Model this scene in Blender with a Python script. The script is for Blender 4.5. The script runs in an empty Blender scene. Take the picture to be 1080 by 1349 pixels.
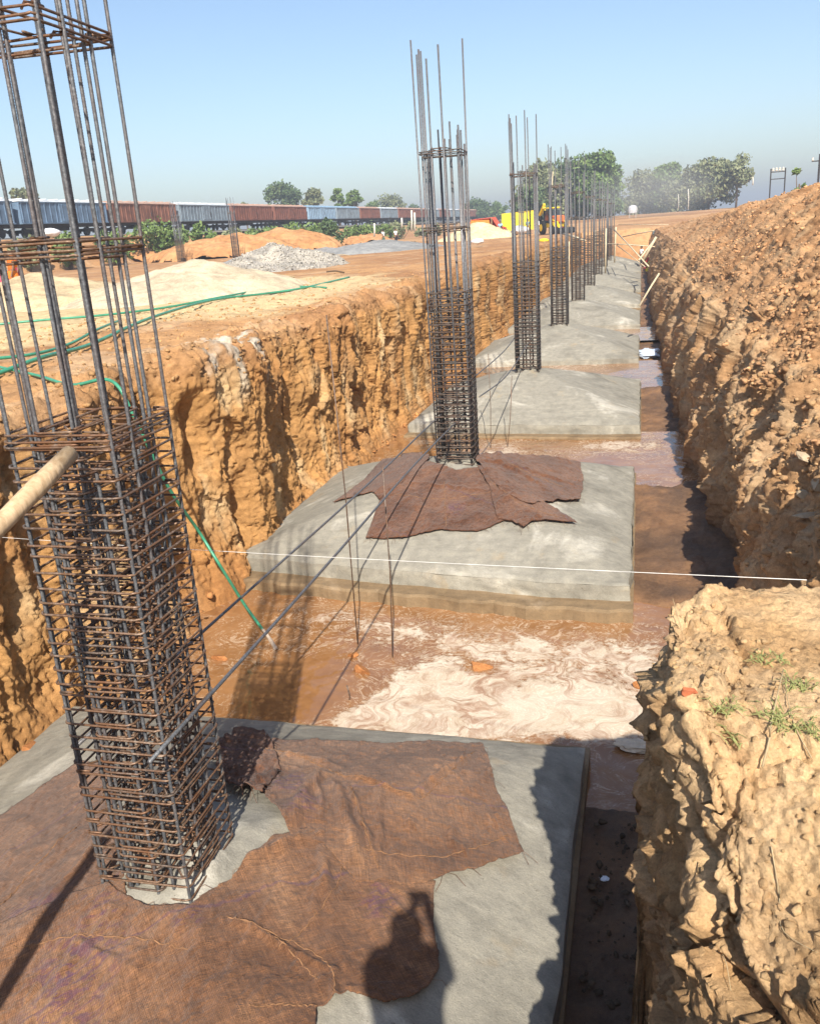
import bpy, math, random
import numpy as np
from mathutils import Vector, Matrix

# ------------------------------------------------------------------ camera, world, sun
SC = bpy.context.scene
COL = SC.collection
F, CX, CY, CAMZ = 1140.0, 540.0, 674.5, 1.45      # focal length and centre in photo pixels, eye height over the site ground
def _basis(A=(305.0, -393.0), k=0.07):
    a = np.array([A[0], A[1], F]); n = np.array([k, 1.0, (-A[1] - A[0] * k) / F])
    Y = a / np.linalg.norm(a); Z = -n / np.linalg.norm(n); X = np.cross(Y, Z)
    return np.array([X, Y, Z])
RB = _basis()
cam_d = bpy.data.cameras.new('camera'); cam = bpy.data.objects.new('camera', cam_d); COL.objects.link(cam)
cx, cy, cz = RB @ np.array([1., 0, 0]), RB @ np.array([0, -1., 0]), -(RB @ np.array([0, 0, 1.]))
cam.matrix_world = Matrix(((cx[0], cy[0], cz[0], 0), (cx[1], cy[1], cz[1], 0), (cx[2], cy[2], cz[2], CAMZ), (0, 0, 0, 1)))
cam_d.sensor_fit = 'VERTICAL'; cam_d.sensor_height = 36.0; cam_d.lens = F / 1349.0 * 36.0
cam_d.clip_start = 0.05; cam_d.clip_end = 6000
SC.camera = cam

SUN_EL, SUN_AZ = 41.0, 163.0                       # degrees; azimuth clockwise from +Y
wd = bpy.data.worlds.new('World'); SC.world = wd; wd.use_nodes = True
wn = wd.node_tree.nodes; wl = wd.node_tree.links
sky = wn.new('ShaderNodeTexSky'); sky.sky_type = 'NISHITA'; sky.sun_disc = False
sky.sun_elevation = math.radians(SUN_EL); sky.sun_rotation = math.radians(SUN_AZ)
sky.altitude = 0; sky.air_density = 1.0; sky.dust_density = 1.3; sky.ozone_density = 2.4
wl.new(sky.outputs[0], wn['Background'].inputs[0]); wn['Background'].inputs[1].default_value = 0.105
sd = bpy.data.lights.new('sun', 'SUN'); so = bpy.data.objects.new('sun', sd); COL.objects.link(so)
sd.energy = 4.9; sd.angle = math.radians(0.53); sd.color = (1.0, 0.93, 0.82)
_a, _e = math.radians(SUN_AZ), math.radians(SUN_EL)
SUNV = Vector((math.sin(_a) * math.cos(_e), math.cos(_a) * math.cos(_e), math.sin(_e)))
so.rotation_euler = SUNV.to_track_quat('Z', 'Y').to_euler(); so.location = (5, -10, 20)
vs = SC.view_settings; vs.view_transform = 'Standard'; vs.look = 'None'; vs.exposure = 0.75; vs.gamma = 1.0
SC.cycles.max_bounces = 6

# ------------------------------------------------------------------ pixel -> world
def ray(px, py): return RB @ np.array([px - CX, py - CY, F])
C0 = np.array([0, 0, CAMZ])
def Pz(px, py, z): d = ray(px, py); return d * ((z - CAMZ) / d[2]) + C0
def Py(px, py, y): d = ray(px, py); return d * (y / d[1]) + C0
def Px(px, py, x): d = ray(px, py); return d * (x / d[0]) + C0

# ------------------------------------------------------------------ noise (numpy)
_rng = np.random.default_rng(7)
_G = _rng.normal(size=(4096, 3)); _G /= np.linalg.norm(_G, axis=1)[:, None]
_J = _rng.random((4096, 3))
def _h(i, j, k): return ((i * 73856093) ^ (j * 19349663) ^ (k * 83492791)) & 4095
def perlin(P):
    P = np.asarray(P, float); I = np.floor(P).astype(np.int64); f = P - I
    u = f * f * f * (f * (f * 6 - 15) + 10); out = 0
    for a in (0, 1):
        for b in (0, 1):
            for c in (0, 1):
                g = _G[_h(I[:, 0] + a, I[:, 1] + b, I[:, 2] + c)]
                d = g[:, 0] * (f[:, 0] - a) + g[:, 1] * (f[:, 1] - b) + g[:, 2] * (f[:, 2] - c)
                w = (u[:, 0] if a else 1 - u[:, 0]) * (u[:, 1] if b else 1 - u[:, 1]) * (u[:, 2] if c else 1 - u[:, 2])
                out = out + d * w
    return out * 1.6
def fbm(P, o=4, g=0.5):
    s, a, P = 0, 1.0, np.asarray(P, float)
    for i in range(o): s = s + a * perlin(P * 2 ** i + 17.3 * i); a *= g
    return s
def ridged(P, o=3):
    s, a, P = 0, 1.0, np.asarray(P, float)
    for i in range(o): s = s + a * (1 - np.abs(perlin(P * 2 ** i + 9.1 * i)) * 2); a *= 0.5
    return s
_K = .2 + .6 * _J
def worley(P):
    P = np.asarray(P, float); I = np.floor(P - .5).astype(np.int64)
    f1 = np.full(len(P), 9.0); f2 = f1.copy(); cid = np.zeros(len(P), int)
    for a in (0, 1):
        for b in (0, 1):
            for c in (0, 1):
                h = _h(I[:, 0] + a, I[:, 1] + b, I[:, 2] + c); d = np.sqrt((((I + [a, b, c]) + _K[h] - P) ** 2).sum(1))
                m = d < f1; f2 = np.where(m, f1, np.minimum(f2, d)); cid = np.where(m, h, cid); f1 = np.where(m, d, f1)
    return f1, f2, _J[cid, 0]
def facets(P, s=.8):
    """tilted plates: broken, crumbly faces; about -.5 .. .5, and the distance to the next plate"""
    P = np.asarray(P, float); I = np.floor(P - .5).astype(np.int64)
    f1 = np.full(len(P), 9.0); f2 = f1.copy(); cid = np.zeros(len(P), int); off = np.zeros_like(P)
    for a in (0, 1):
        for b in (0, 1):
            for c in (0, 1):
                h = _h(I[:, 0] + a, I[:, 1] + b, I[:, 2] + c); o = P - ((I + [a, b, c]) + _K[h]); d = np.sqrt((o * o).sum(1))
                m = d < f1; f2 = np.where(m, f1, np.minimum(f2, d)); f1 = np.where(m, d, f1); cid = np.where(m, h, cid); off = np.where(m[:, None], o, off)
    return (off * _G[(cid * 7 + 3) & 4095]).sum(1) * s + .45 * (_J[cid, 1] - .5), f2 - f1
def warp(P, a, f): return P + a * np.stack([perlin(P * f), perlin(P * f + 7.3), perlin(P * f + 13.1)], 1)
def sst(a, b, x): t = np.clip((np.asarray(x, float) - a) / (b - a), 0, 1); return t * t * (3 - 2 * t)
def mixc(c1, c2, t): t = np.asarray(t)[:, None]; return np.asarray(c1) * (1 - t) + np.asarray(c2) * t

# ------------------------------------------------------------------ materials
def mat(name, base=(.5, .5, .5), rough=.8, spec=.3, metal=0.0):
    m = bpy.data.materials.new(name); m.use_nodes = True
    b = m.node_tree.nodes['Principled BSDF']
    b.inputs['Base Color'].default_value = (*base, 1); b.inputs['Roughness'].default_value = rough
    b.inputs['Specular IOR Level'].default_value = spec; b.inputs['Metallic'].default_value = metal
    return m, m.node_tree.nodes, m.node_tree.links, b
def N(ns, t, **kw):
    n = ns.new('ShaderNode' + t)
    for k, v in kw.items():
        if k in n.inputs: n.inputs[k].default_value = v
        else: setattr(n, k, v)
    return n
def noise(ns, ln, co, scale, detail=4, rough=.55, dist=0.0):
    n = N(ns, 'TexNoise'); n.inputs['Scale'].default_value = scale; n.inputs['Detail'].default_value = detail
    n.inputs['Roughness'].default_value = rough; n.inputs['Distortion'].default_value = dist
    ln.new(co, n.inputs['Vector']); return n.outputs['Fac']
def ramp(ns, ln, fac, stops, interp='LINEAR'):
    r = N(ns, 'ValToRGB'); e = r.color_ramp.elements; r.color_ramp.interpolation = interp
    while len(e) < len(stops): e.new(0.5)
    for el, (p, c) in zip(e, stops):
        el.position = p; el.color = (*c, 1) if len(c) == 3 else c
    ln.new(fac, r.inputs[0]); return r.outputs[0]
def mixrgb(ns, ln, fac, a, b, mode='MIX'):
    m = N(ns, 'Mix'); m.data_type = 'RGBA'; m.blend_type = mode
    for v, s in ((fac, 0), (a, 6), (b, 7)):
        if hasattr(v, 'is_linked'): ln.new(v, m.inputs[s])
        elif s == 0: m.inputs[0].default_value = v
        else: m.inputs[s].default_value = (*v, 1)
    return m.outputs[2]
def math_(ns, ln, op, a, b=None):
    m = N(ns, 'Math'); m.operation = op
    for i, v in enumerate((a, b)):
        if v is None: continue
        if hasattr(v, 'is_linked'): ln.new(v, m.inputs[i])
        else: m.inputs[i].default_value = v
    return m.outputs[0]
def bump(ns, ln, h, b, dist=.01, strength=1.0, prev=None):
    n = N(ns, 'Bump'); n.inputs['Distance'].default_value = dist; n.inputs['Strength'].default_value = strength
    ln.new(h, n.inputs['Height'])
    if prev is not None: ln.new(prev, n.inputs['Normal'])
    if b is not None: ln.new(n.outputs[0], b.inputs['Normal'])
    return n.outputs[0]
def gcoord(ns): return N(ns, 'NewGeometry').outputs['Position']
def ocoord(ns): return N(ns, 'TexCoord').outputs['Object']

def soil_mat(name, bd=.019, fine=40):
    m, ns, ln, b = mat(name, rough=.95, spec=.15)
    co = gcoord(ns); at = N(ns, 'Attribute'); at.attribute_name = 'tint'
    n1 = noise(ns, ln, co, 2.3, 6, .6); n2 = noise(ns, ln, co, 17, 5, .65); n3 = noise(ns, ln, co, fine * 2.2, 3, .7)
    v1 = ramp(ns, ln, n1, [(.3, (.72, .70, .68)), (.5, (1, 1, 1)), (.72, (1.22, 1.2, 1.12))])
    v2 = ramp(ns, ln, n2, [(.3, (.78, .76, .74)), (.52, (1, 1, 1)), (.75, (1.2, 1.2, 1.18))])
    v3 = ramp(ns, ln, n3, [(.28, (.72, .7, .68)), (.5, (1, 1, 1)), (.75, (1.25, 1.25, 1.25))])
    c = mixrgb(ns, ln, 1.0, at.outputs['Color'], v1, 'MULTIPLY'); c = mixrgb(ns, ln, 1.0, c, v2, 'MULTIPLY'); c = mixrgb(ns, ln, .8, c, v3, 'MULTIPLY')
    ln.new(c, b.inputs['Base Color'])
    vo = N(ns, 'TexVoronoi'); vo.inputs['Scale'].default_value = fine * .9; wv = N(ns, 'VectorMath'); wv.operation = 'ADD'; nz = N(ns, 'TexNoise'); nz.inputs['Scale'].default_value = 20; ln.new(co, nz.inputs['Vector']); sc = N(ns, 'VectorMath'); sc.operation = 'SCALE'; sc.inputs['Scale'].default_value = .05; ln.new(nz.outputs['Color'], sc.inputs[0]); ln.new(co, wv.inputs[0]); ln.new(sc.outputs[0], wv.inputs[1]); ln.new(wv.outputs[0], vo.inputs['Vector'])
    p = bump(ns, ln, noise(ns, ln, co, 16, 10, .78), None, bd * 1.3)
    p = bump(ns, ln, vo.outputs['Color'], None, bd * .22, 1.0, p)
    bump(ns, ln, noise(ns, ln, co, fine * 2, 5, .75), b, bd * .3, 1.0, p)
    return m
M = {}
M['soil'] = soil_mat('excavated_soil')

def concrete(name, base=(.265, .248, .205), light=(.42, .395, .335), dark=(.18, .168, .138), lightamt=.57):
    m, ns, ln, b = mat(name, rough=.85, spec=.25)
    co = gcoord(ns)
    n1 = noise(ns, ln, co, .9, 6, .6, .6); n2 = noise(ns, ln, co, 7, 6, .65); n3 = noise(ns, ln, co, 90, 3, .7)
    c = ramp(ns, ln, n1, [(.30, dark), (.47, base), (lightamt, base), (lightamt + .10, light)])
    v2 = ramp(ns, ln, n2, [(.3, (.82, .82, .82)), (.5, (1, 1, 1)), (.72, (1.18, 1.17, 1.14))])
    v3 = ramp(ns, ln, n3, [(.3, (.85, .85, .85)), (.7, (1.15, 1.15, 1.15))])
    c = mixrgb(ns, ln, 1.0, c, v2, 'MULTIPLY'); c = mixrgb(ns, ln, 1.0, c, v3, 'MULTIPLY')
    st = noise(ns, ln, co, 2.1, 4, .6); sm = ramp(ns, ln, st, [(.6, (0, 0, 0)), (.72, (1, 1, 1))])
    c = mixrgb(ns, ln, math_(ns, ln, 'MULTIPLY', sm, .35), c, (.33, .24, .13))
    mt = N(ns, 'Mapping'); mt.inputs['Scale'].default_value = (1.6, 11, 4); mt.inputs['Rotation'].default_value = (0, 0, .5); ln.new(co, mt.inputs[0])
    tw = noise(ns, ln, mt.outputs[0], 1.0, 5, .65, .6)            # trowel sweeps
    c = mixrgb(ns, ln, .7, c, ramp(ns, ln, tw, [(.32, (.88, .875, .86)), (.5, (1, 1, 1)), (.66, (1.12, 1.115, 1.10))]), 'MULTIPLY')
    pk = noise(ns, ln, co, 38, 2, .5); c = mixrgb(ns, ln, ramp(ns, ln, pk, [(.70, (0, 0, 0)), (.75, (.6, .6, .6))]), c, (.10, .085, .06))
    ln.new(c, b.inputs['Base Color'])
    p = bump(ns, ln, tw, None, .004)
    p = bump(ns, ln, noise(ns, ln, co, 14, 6, .65), None, .010, 1.0, p)
    bump(ns, ln, n3, b, .004, 1.0, p)
    return m
M['concrete'] = concrete('cast_concrete')
M['wetconcrete'] = concrete('damp_lean_concrete', (.215, .15, .085), (.31, .23, .145), (.13, .085, .045))

def steel(name, c1, c2, c3, rust, s=60):
    m, ns, ln, b = mat(name, rough=.5, spec=.5, metal=.35)
    co = gcoord(ns); n1 = noise(ns, ln, co, s, 4, .7); n2 = noise(ns, ln, co, 5, 4, .6)
    c = ramp(ns, ln, n1, [(.3, c1), (.5, c2), (.72, c3)])
    f = ramp(ns, ln, n2, [(.42, (0, 0, 0)), (.66, (rust, rust, rust))])
    c = mixrgb(ns, ln, f, c, (.165, .075, .034)); ln.new(c, b.inputs['Base Color'])
    bump(ns, ln, n1, b, .0015)
    return m
M['bar'] = steel('blue_grey_rebar', (.06, .064, .07), (.122, .128, .136), (.24, .245, .25), .25)
M['tie'] = steel('rusty_stirrup_steel', (.09, .055, .035), (.19, .115, .07), (.34, .26, .20), .95, 45)
M['tie2'] = steel('dark_stirrup_steel', (.06, .045, .035), (.13, .09, .065), (.25, .21, .18), .85, 45)
M['fartie'] = steel('weathered_stirrup_steel', (.042, .037, .033), (.088, .075, .064), (.18, .16, .14), .6, 25)

def plain(name, c, rough=.8, spec=.3, var=.25, s=12, bd=.004, metal=0.0):
    m, ns, ln, b = mat(name, c, rough, spec, metal)
    co = ocoord(ns); n = noise(ns, ln, co, s, 5, .65)
    v = ramp(ns, ln, n, [(.3, (1 - var,) * 3), (.5, (1, 1, 1)), (.7, (1 + var * .8,) * 3)])
    ln.new(mixrgb(ns, ln, 1.0, c, v, 'MULTIPLY'), b.inputs['Base Color']); bump(ns, ln, n, b, bd)
    return m

def burlap(name, c1, c2, c3, marks=True):
    m, ns, ln, b = mat(name, rough=.95, spec=.1)
    b.inputs['Sheen Weight'].default_value = .15
    co = gcoord(ns); uv = N(ns, 'UVMap').outputs[0]
    n1 = noise(ns, ln, co, 1.6, 5, .6, .5); n2 = noise(ns, ln, co, 22, 4, .7)
    c = ramp(ns, ln, n1, [(.32, c1), (.5, c2), (.7, c3)])
    mp = N(ns, 'Mapping'); ln.new(uv, mp.inputs[0])
    wv = []
    for r in (0, math.pi / 2):
        mpr = N(ns, 'Mapping'); mpr.inputs['Rotation'].default_value = (0, 0, r); ln.new(uv, mpr.inputs[0])
        w = N(ns, 'TexWave'); w.bands_direction = 'X'; w.inputs['Scale'].default_value = 38; w.inputs['Distortion'].default_value = 5
        w.inputs['Detail'].default_value = 2; w.inputs['Detail Scale'].default_value = 2.5
        ln.new(mpr.outputs[0], w.inputs[0]); wv.append(w.outputs['Fac'])
    weave = math_(ns, ln, 'ADD', wv[0], wv[1])
    vw = ramp(ns, ln, math_(ns, ln, 'MULTIPLY', weave, .5), [(.1, (.86, .85, .84)), (.55, (1, 1, 1)), (.9, (1.13, 1.12, 1.09))])
    c = mixrgb(ns, ln, 1.0, c, vw, 'MULTIPLY')
    for sx_, sy_ in ((150, 7), (7, 150)):            # single jute yarns of uneven tone
        ma = N(ns, 'Mapping'); ma.inputs['Scale'].default_value = (sx_, sy_, 1); ln.new(uv, ma.inputs[0])
        c = mixrgb(ns, ln, 1.0, c, ramp(ns, ln, noise(ns, ln, ma.outputs[0], 1.0, 2, .6), [(.3, (.70, .69, .68)), (.5, (1, 1, 1)), (.7, (1.32, 1.30, 1.25))]), 'MULTIPLY')
    vn = ramp(ns, ln, n2, [(.3, (.72, .7, .7)), (.5, (1, 1, 1)), (.72, (1.3, 1.27, 1.2))])
    c = mixrgb(ns, ln, 1.0, c, vn, 'MULTIPLY')
    if marks:                                       # faded violet and green stencil ink
        ink = N(ns, 'Attribute'); ink.attribute_name = 'ink'
        mi = N(ns, 'Mapping'); mi.inputs['Scale'].default_value = (26, 9, 1); mi.inputs['Rotation'].default_value = (0, 0, .5); ln.new(uv, mi.inputs[0])
        pp = ramp(ns, ln, noise(ns, ln, mi.outputs[0], 1.0, 3, .7, .8), [(.48, (0, 0, 0)), (.56, (.5, .5, .5))])
        c = mixrgb(ns, ln, math_(ns, ln, 'MULTIPLY', ink.outputs['Fac'], pp), c, (.070, .026, .085))
        sx = N(ns, 'SeparateXYZ'); ln.new(uv, sx.inputs[0])
        sl = math_(ns, ln, 'ABSOLUTE', math_(ns, ln, 'SUBTRACT', math_(ns, ln, 'FRACT', math_(ns, ln, 'ADD', math_(ns, ln, 'MULTIPLY', sx.outputs[0], .83), math_(ns, ln, 'MULTIPLY', n1, .2))), .5))
        sm = ramp(ns, ln, sl, [(.0, (.4, .4, .4)), (.005, (.3, .3, .3)), (.009, (0, 0, 0))])
        c = mixrgb(ns, ln, math_(ns, ln, 'MULTIPLY', sm, ramp(ns, ln, noise(ns, ln, co, .6, 2), [(.45, (0, 0, 0)), (.52, (1, 1, 1))])), c, (.07, .04, .1))
    ln.new(c, b.inputs['Base Color'])
    p = bump(ns, ln, noise(ns, ln, co, 6, 5, .6), None, .03)
    p = bump(ns, ln, n2, None, .006, 1, p)
    bump(ns, ln, weave, b, .0025, .8, p)
    return m
M['burlap'] = burlap('brown_jute_burlap', (.115, .055, .030), (.168, .083, .044), (.245, .132, .072))
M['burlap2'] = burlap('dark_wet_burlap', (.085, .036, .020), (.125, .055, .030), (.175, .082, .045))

def water_mat():
    m, ns, ln, b = mat('muddy_water_with_foam', rough=.08, spec=.5)
    co = gcoord(ns); at = N(ns, 'Attribute'); at.attribute_name = 'foam'
    w1 = N(ns, 'TexNoise'); w1.inputs['Scale'].default_value = 1.15; w1.inputs['Detail'].default_value = 2.5; ln.new(co, w1.inputs['Vector'])
    sub = N(ns, 'VectorMath'); sub.operation = 'SUBTRACT'; ln.new(w1.outputs['Color'], sub.inputs[0]); sub.inputs[1].default_value = (.5, .5, .5)
    scl = N(ns, 'VectorMath'); scl.operation = 'SCALE'; ln.new(sub.outputs[0], scl.inputs[0]); scl.inputs['Scale'].default_value = 1.7
    add = N(ns, 'VectorMath'); add.operation = 'ADD'; ln.new(co, add.inputs[0]); ln.new(scl.outputs[0], add.inputs[1])
    sw = noise(ns, ln, add.outputs[0], 1.15, 5, .55, 1.9)
    fr = math_(ns, ln, 'ABSOLUTE', math_(ns, ln, 'SUBTRACT', math_(ns, ln, 'FRACT', math_(ns, ln, 'MULTIPLY', sw, 5.0)), .5))
    line = ramp(ns, ln, fr, [(.0, (1, 1, 1)), (.10, (.75, .75, .75)), (.30, (.12, .12, .12)), (.44, (0, 0, 0))])
    fr2 = math_(ns, ln, 'ABSOLUTE', math_(ns, ln, 'SUBTRACT', math_(ns, ln, 'FRACT', math_(ns, ln, 'MULTIPLY', noise(ns, ln, add.outputs[0], 3.0, 7, .62, 2.4), 4.0)), .5))
    line2 = ramp(ns, ln, fr2, [(.0, (.8, .8, .8)), (.16, (0, 0, 0))])
    lines = math_(ns, ln, 'MULTIPLY', math_(ns, ln, 'MAXIMUM', line, math_(ns, ln, 'MULTIPLY', line2, .8)), ramp(ns, ln, noise(ns, ln, co, 1.4, 4, .65), [(.36, (.15, .15, .15)), (.60, (1, 1, 1))]))
    brk = noise(ns, ln, co, 14, 5, .7)
    big = noise(ns, ln, add.outputs[0], .9, 4, .6, .8)
    amt = math_(ns, ln, 'ADD', math_(ns, ln, 'ADD', math_(ns, ln, 'MULTIPLY', at.outputs['Fac'], .60), math_(ns, ln, 'MULTIPLY', math_(ns, ln, 'SUBTRACT', big, .5), 1.7)), math_(ns, ln, 'MULTIPLY', math_(ns, ln, 'SUBTRACT', brk, .5), .75))
    fm = ramp(ns, ln, amt, [(.40, (0, 0, 0)), (.56, (1, 1, 1))])
    thin = ramp(ns, ln, math_(ns, ln, 'ADD', amt, .22), [(.06, (0, 0, 0)), (.40, (.7, .7, .7))])
    mud = ramp(ns, ln, noise(ns, ln, co, 1.3, 4, .6), [(.3, (.20, .092, .034)), (.5, (.265, .128, .05)), (.7, (.33, .172, .075))])
    speck = math_(ns, ln, 'MULTIPLY', thin, ramp(ns, ln, noise(ns, ln, add.outputs[0], 11, 6, .75, 1.2), [(.5, (0, 0, 0)), (.62, (1, 1, 1))]))
    foamc = mixrgb(ns, ln, lines, (.68, .60, .48), (.40, .25, .165)); bub = N(ns, 'TexVoronoi'); bub.inputs['Scale'].default_value = 46; ln.new(add.outputs[0], bub.inputs['Vector'])
    foamc = mixrgb(ns, ln, 1.0, foamc, ramp(ns, ln, bub.outputs['Distance'], [(.05, (1.12, 1.12, 1.12)), (.5, (.86, .83, .80))]), 'MULTIPLY')
    foamc = mixrgb(ns, ln, 1.0, foamc, ramp(ns, ln, noise(ns, ln, add.outputs[0], 2.2, 5, .7), [(.3, (.78, .70, .62)), (.55, (1, 1, 1))]), 'MULTIPLY')
    c = mixrgb(ns, ln, speck, mud, (.58, .45, .32)); c = mixrgb(ns, ln, fm, c, foamc)
    ln.new(c, b.inputs['Base Color'])
    r = N(ns, 'MapRange'); ln.new(math_(ns, ln, 'MAXIMUM', fm, speck), r.inputs[0]); r.inputs[3].default_value = .06; r.inputs[4].default_value = .7
    ln.new(r.outputs[0], b.inputs['Roughness'])
    p = bump(ns, ln, noise(ns, ln, co, 5, 3, .5, .5), None, .004)
    bump(ns, ln, fm, b, .004, 1.0, p)
    return m
M['water'] = water_mat()

def wood(name, c1, c2, s=1.0):
    m, ns, ln, b = mat(name, rough=.75, spec=.2)
    mp = N(ns, 'Mapping'); ln.new(ocoord(ns), mp.inputs[0]); mp.inputs['Scale'].default_value = (30 * s, 30 * s, 2.2 * s)
    n = noise(ns, ln, mp.outputs[0], 1.0, 6, .65, .4); n2 = noise(ns, ln, ocoord(ns), 6, 4)
    c = ramp(ns, ln, n, [(.3, c1), (.6, c2)])
    v = ramp(ns, ln, n2, [(.3, (.8, .78, .75)), (.6, (1.1, 1.1, 1.1))])
    ln.new(mixrgb(ns, ln, 1.0, c, v, 'MULTIPLY'), b.inputs['Base Color']); bump(ns, ln, n, b, .004)
    return m
M['wood'] = wood('peeled_wood', (.36, .24, .13), (.56, .41, .25))
M['plank'] = wood('pale_timber', (.42, .34, .22), (.62, .52, .36))
M['bark'] = plain('tree_bark', (.12, .085, .055), .9, .1, .35, 4, .03)
M['hose'] = plain('green_plastic_hose', (.05, .26, .15), .4, .5, .3, 9, .001)
M['string'] = plain('white_string', (.75, .73, .68), .8)
M['wagonbrown'] = plain('rusty_brown_wagon_paint', (.185, .075, .05), .7, .3, .4, 1.1, .01)
M['wagonrust'] = plain('rust_streaked_wagon_paint', (.22, .10, .065), .75, .3, .5, .9, .01)
M['wagonblue'] = plain('faded_blue_wagon_paint', (.12, .185, .27), .65, .3, .35, 1.1, .01)
M['wagonpale'] = plain('light_blue_wagon_paint', (.23, .34, .45), .6, .3, .25, 1.1, .01)
M['wagongrey'] = plain('blue_grey_wagon_paint', (.19, .24, .28), .7, .3, .3, 1.1, .01)
M['roofpale'] = plain('pale_sheet_roof', (.55, .57, .58), .5, .4, .2, 1.3, .01)
M['roofbrown'] = plain('dusty_brown_roof', (.42, .27, .20), .7, .3, .2, 1.3, .01)
M['iron'] = plain('dark_undergear', (.035, .03, .028), .7, .3, .3, 2)
M['sand'] = soil_mat('pale_sand_heap', .015, 60)
M['brick'] = plain('red_brick', (.42, .13, .06), .9, .15, .3, 14, .01)
M['stone'] = plain('pale_stone', (.42, .33, .22), .9, .2, .3, 6, .02)
M['grass'] = plain('dry_grass', (.26, .27, .10), .8, .2, .4, 3)
M['twig'] = plain('dry_twig', (.38, .29, .17), .9, .15, .3, 9)
M['white'] = plain('white_plastic', (.75, .76, .78), .5, .4, .1)
M['bluewhite'] = plain('blue_white_plastic_sheet', (.55, .62, .72), .35, .5, .25, 8)
M['greenbag'] = plain('green_plastic_bag', (.10, .55, .10), .35, .5, .2, 8)

def leafmat(name, c1, c2, c3):
    m, ns, ln, b = mat(name, rough=.6, spec=.25)
    at = N(ns, 'Attribute'); at.attribute_name = 'leaf'
    n = noise(ns, ln, gcoord(ns), .5, 3, .6)
    f = math_(ns, ln, 'ADD', math_(ns, ln, 'MULTIPLY', at.outputs['Fac'], .6), math_(ns, ln, 'MULTIPLY', n, .4))
    ln.new(ramp(ns, ln, f, [(.2, c1), (.5, c2), (.8, c3)]), b.inputs['Base Color'])
    b.inputs['Subsurface Weight'].default_value = 0
    return m
M['leafdark'] = leafmat('dark_green_leaves', (.04, .07, .028), (.08, .125, .048), (.14, .18, .08))
M['leafmid'] = leafmat('mid_green_leaves', (.06, .105, .03), (.12, .185, .05), (.20, .26, .09))
M['leafolive'] = leafmat('olive_dusty_leaves', (.09, .11, .055), (.17, .19, .09), (.27, .28, .15))

# ------------------------------------------------------------------ object helpers
def tag(o, label=None, cat=None, group=None, kind=None):
    if label: o['label'] = label
    if cat: o['category'] = cat
    if group: o['group'] = group
    if kind: o['kind'] = kind
    return o
def empty(name, loc, label, cat, group=None, rz=0):
    o = bpy.data.objects.new(name, None); COL.objects.link(o); o.location = loc; o.rotation_euler = (0, 0, rz); o.empty_display_size = .2
    return tag(o, label, cat, group)
def link(name, me, m=None, parent=None, smooth=False, loc=None):
    if m is not None and not me.materials: me.materials.append(m)
    o = bpy.data.objects.new(name, me); COL.objects.link(o)
    if parent is not None: o.parent = parent
    if loc is not None: o.location = loc
    if smooth and len(me.polygons): me.polygons.foreach_set('use_smooth', np.ones(len(me.polygons), bool))
    return o
def quadmesh(name, V, Q):
    me = bpy.data.meshes.new(name); V = np.asarray(V, np.float32); Q = np.asarray(Q, np.int32)
    me.vertices.add(len(V)); me.vertices.foreach_set('co', V.ravel())
    k = Q.shape[1]; me.loops.add(Q.size); me.loops.foreach_set('vertex_index', Q.ravel())
    me.polygons.add(len(Q)); me.polygons.foreach_set('loop_start', np.arange(len(Q), dtype=np.int32) * k)
    me.update(calc_edges=True); me.validate(); return me
def gridfaces(nr, nc, flip=False, off=0):
    i, j = np.meshgrid(np.arange(nr - 1), np.arange(nc - 1), indexing='ij'); a = (i * nc + j).ravel() + off
    q = np.stack([a, a + 1, a + nc + 1, a + nc], 1)
    return q[:, ::-1] if flip else q
def setcol(me, col, name='tint'):
    a = me.color_attributes.new(name, 'FLOAT_COLOR', 'POINT'); c = np.ones((len(me.vertices), 4), np.float32); c[:, :3] = col; a.data.foreach_set('color', c.ravel())
def setfac(me, f, name):
    a = me.attributes.new(name, 'FLOAT', 'POINT'); a.data.foreach_set('value', np.asarray(f, np.float32))
def gridnormals(G):
    du = np.gradient(G, axis=0); dv = np.gradient(G, axis=1); n = np.cross(du, dv); return n / (np.linalg.norm(n, axis=2, keepdims=True) + 1e-9)

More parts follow.
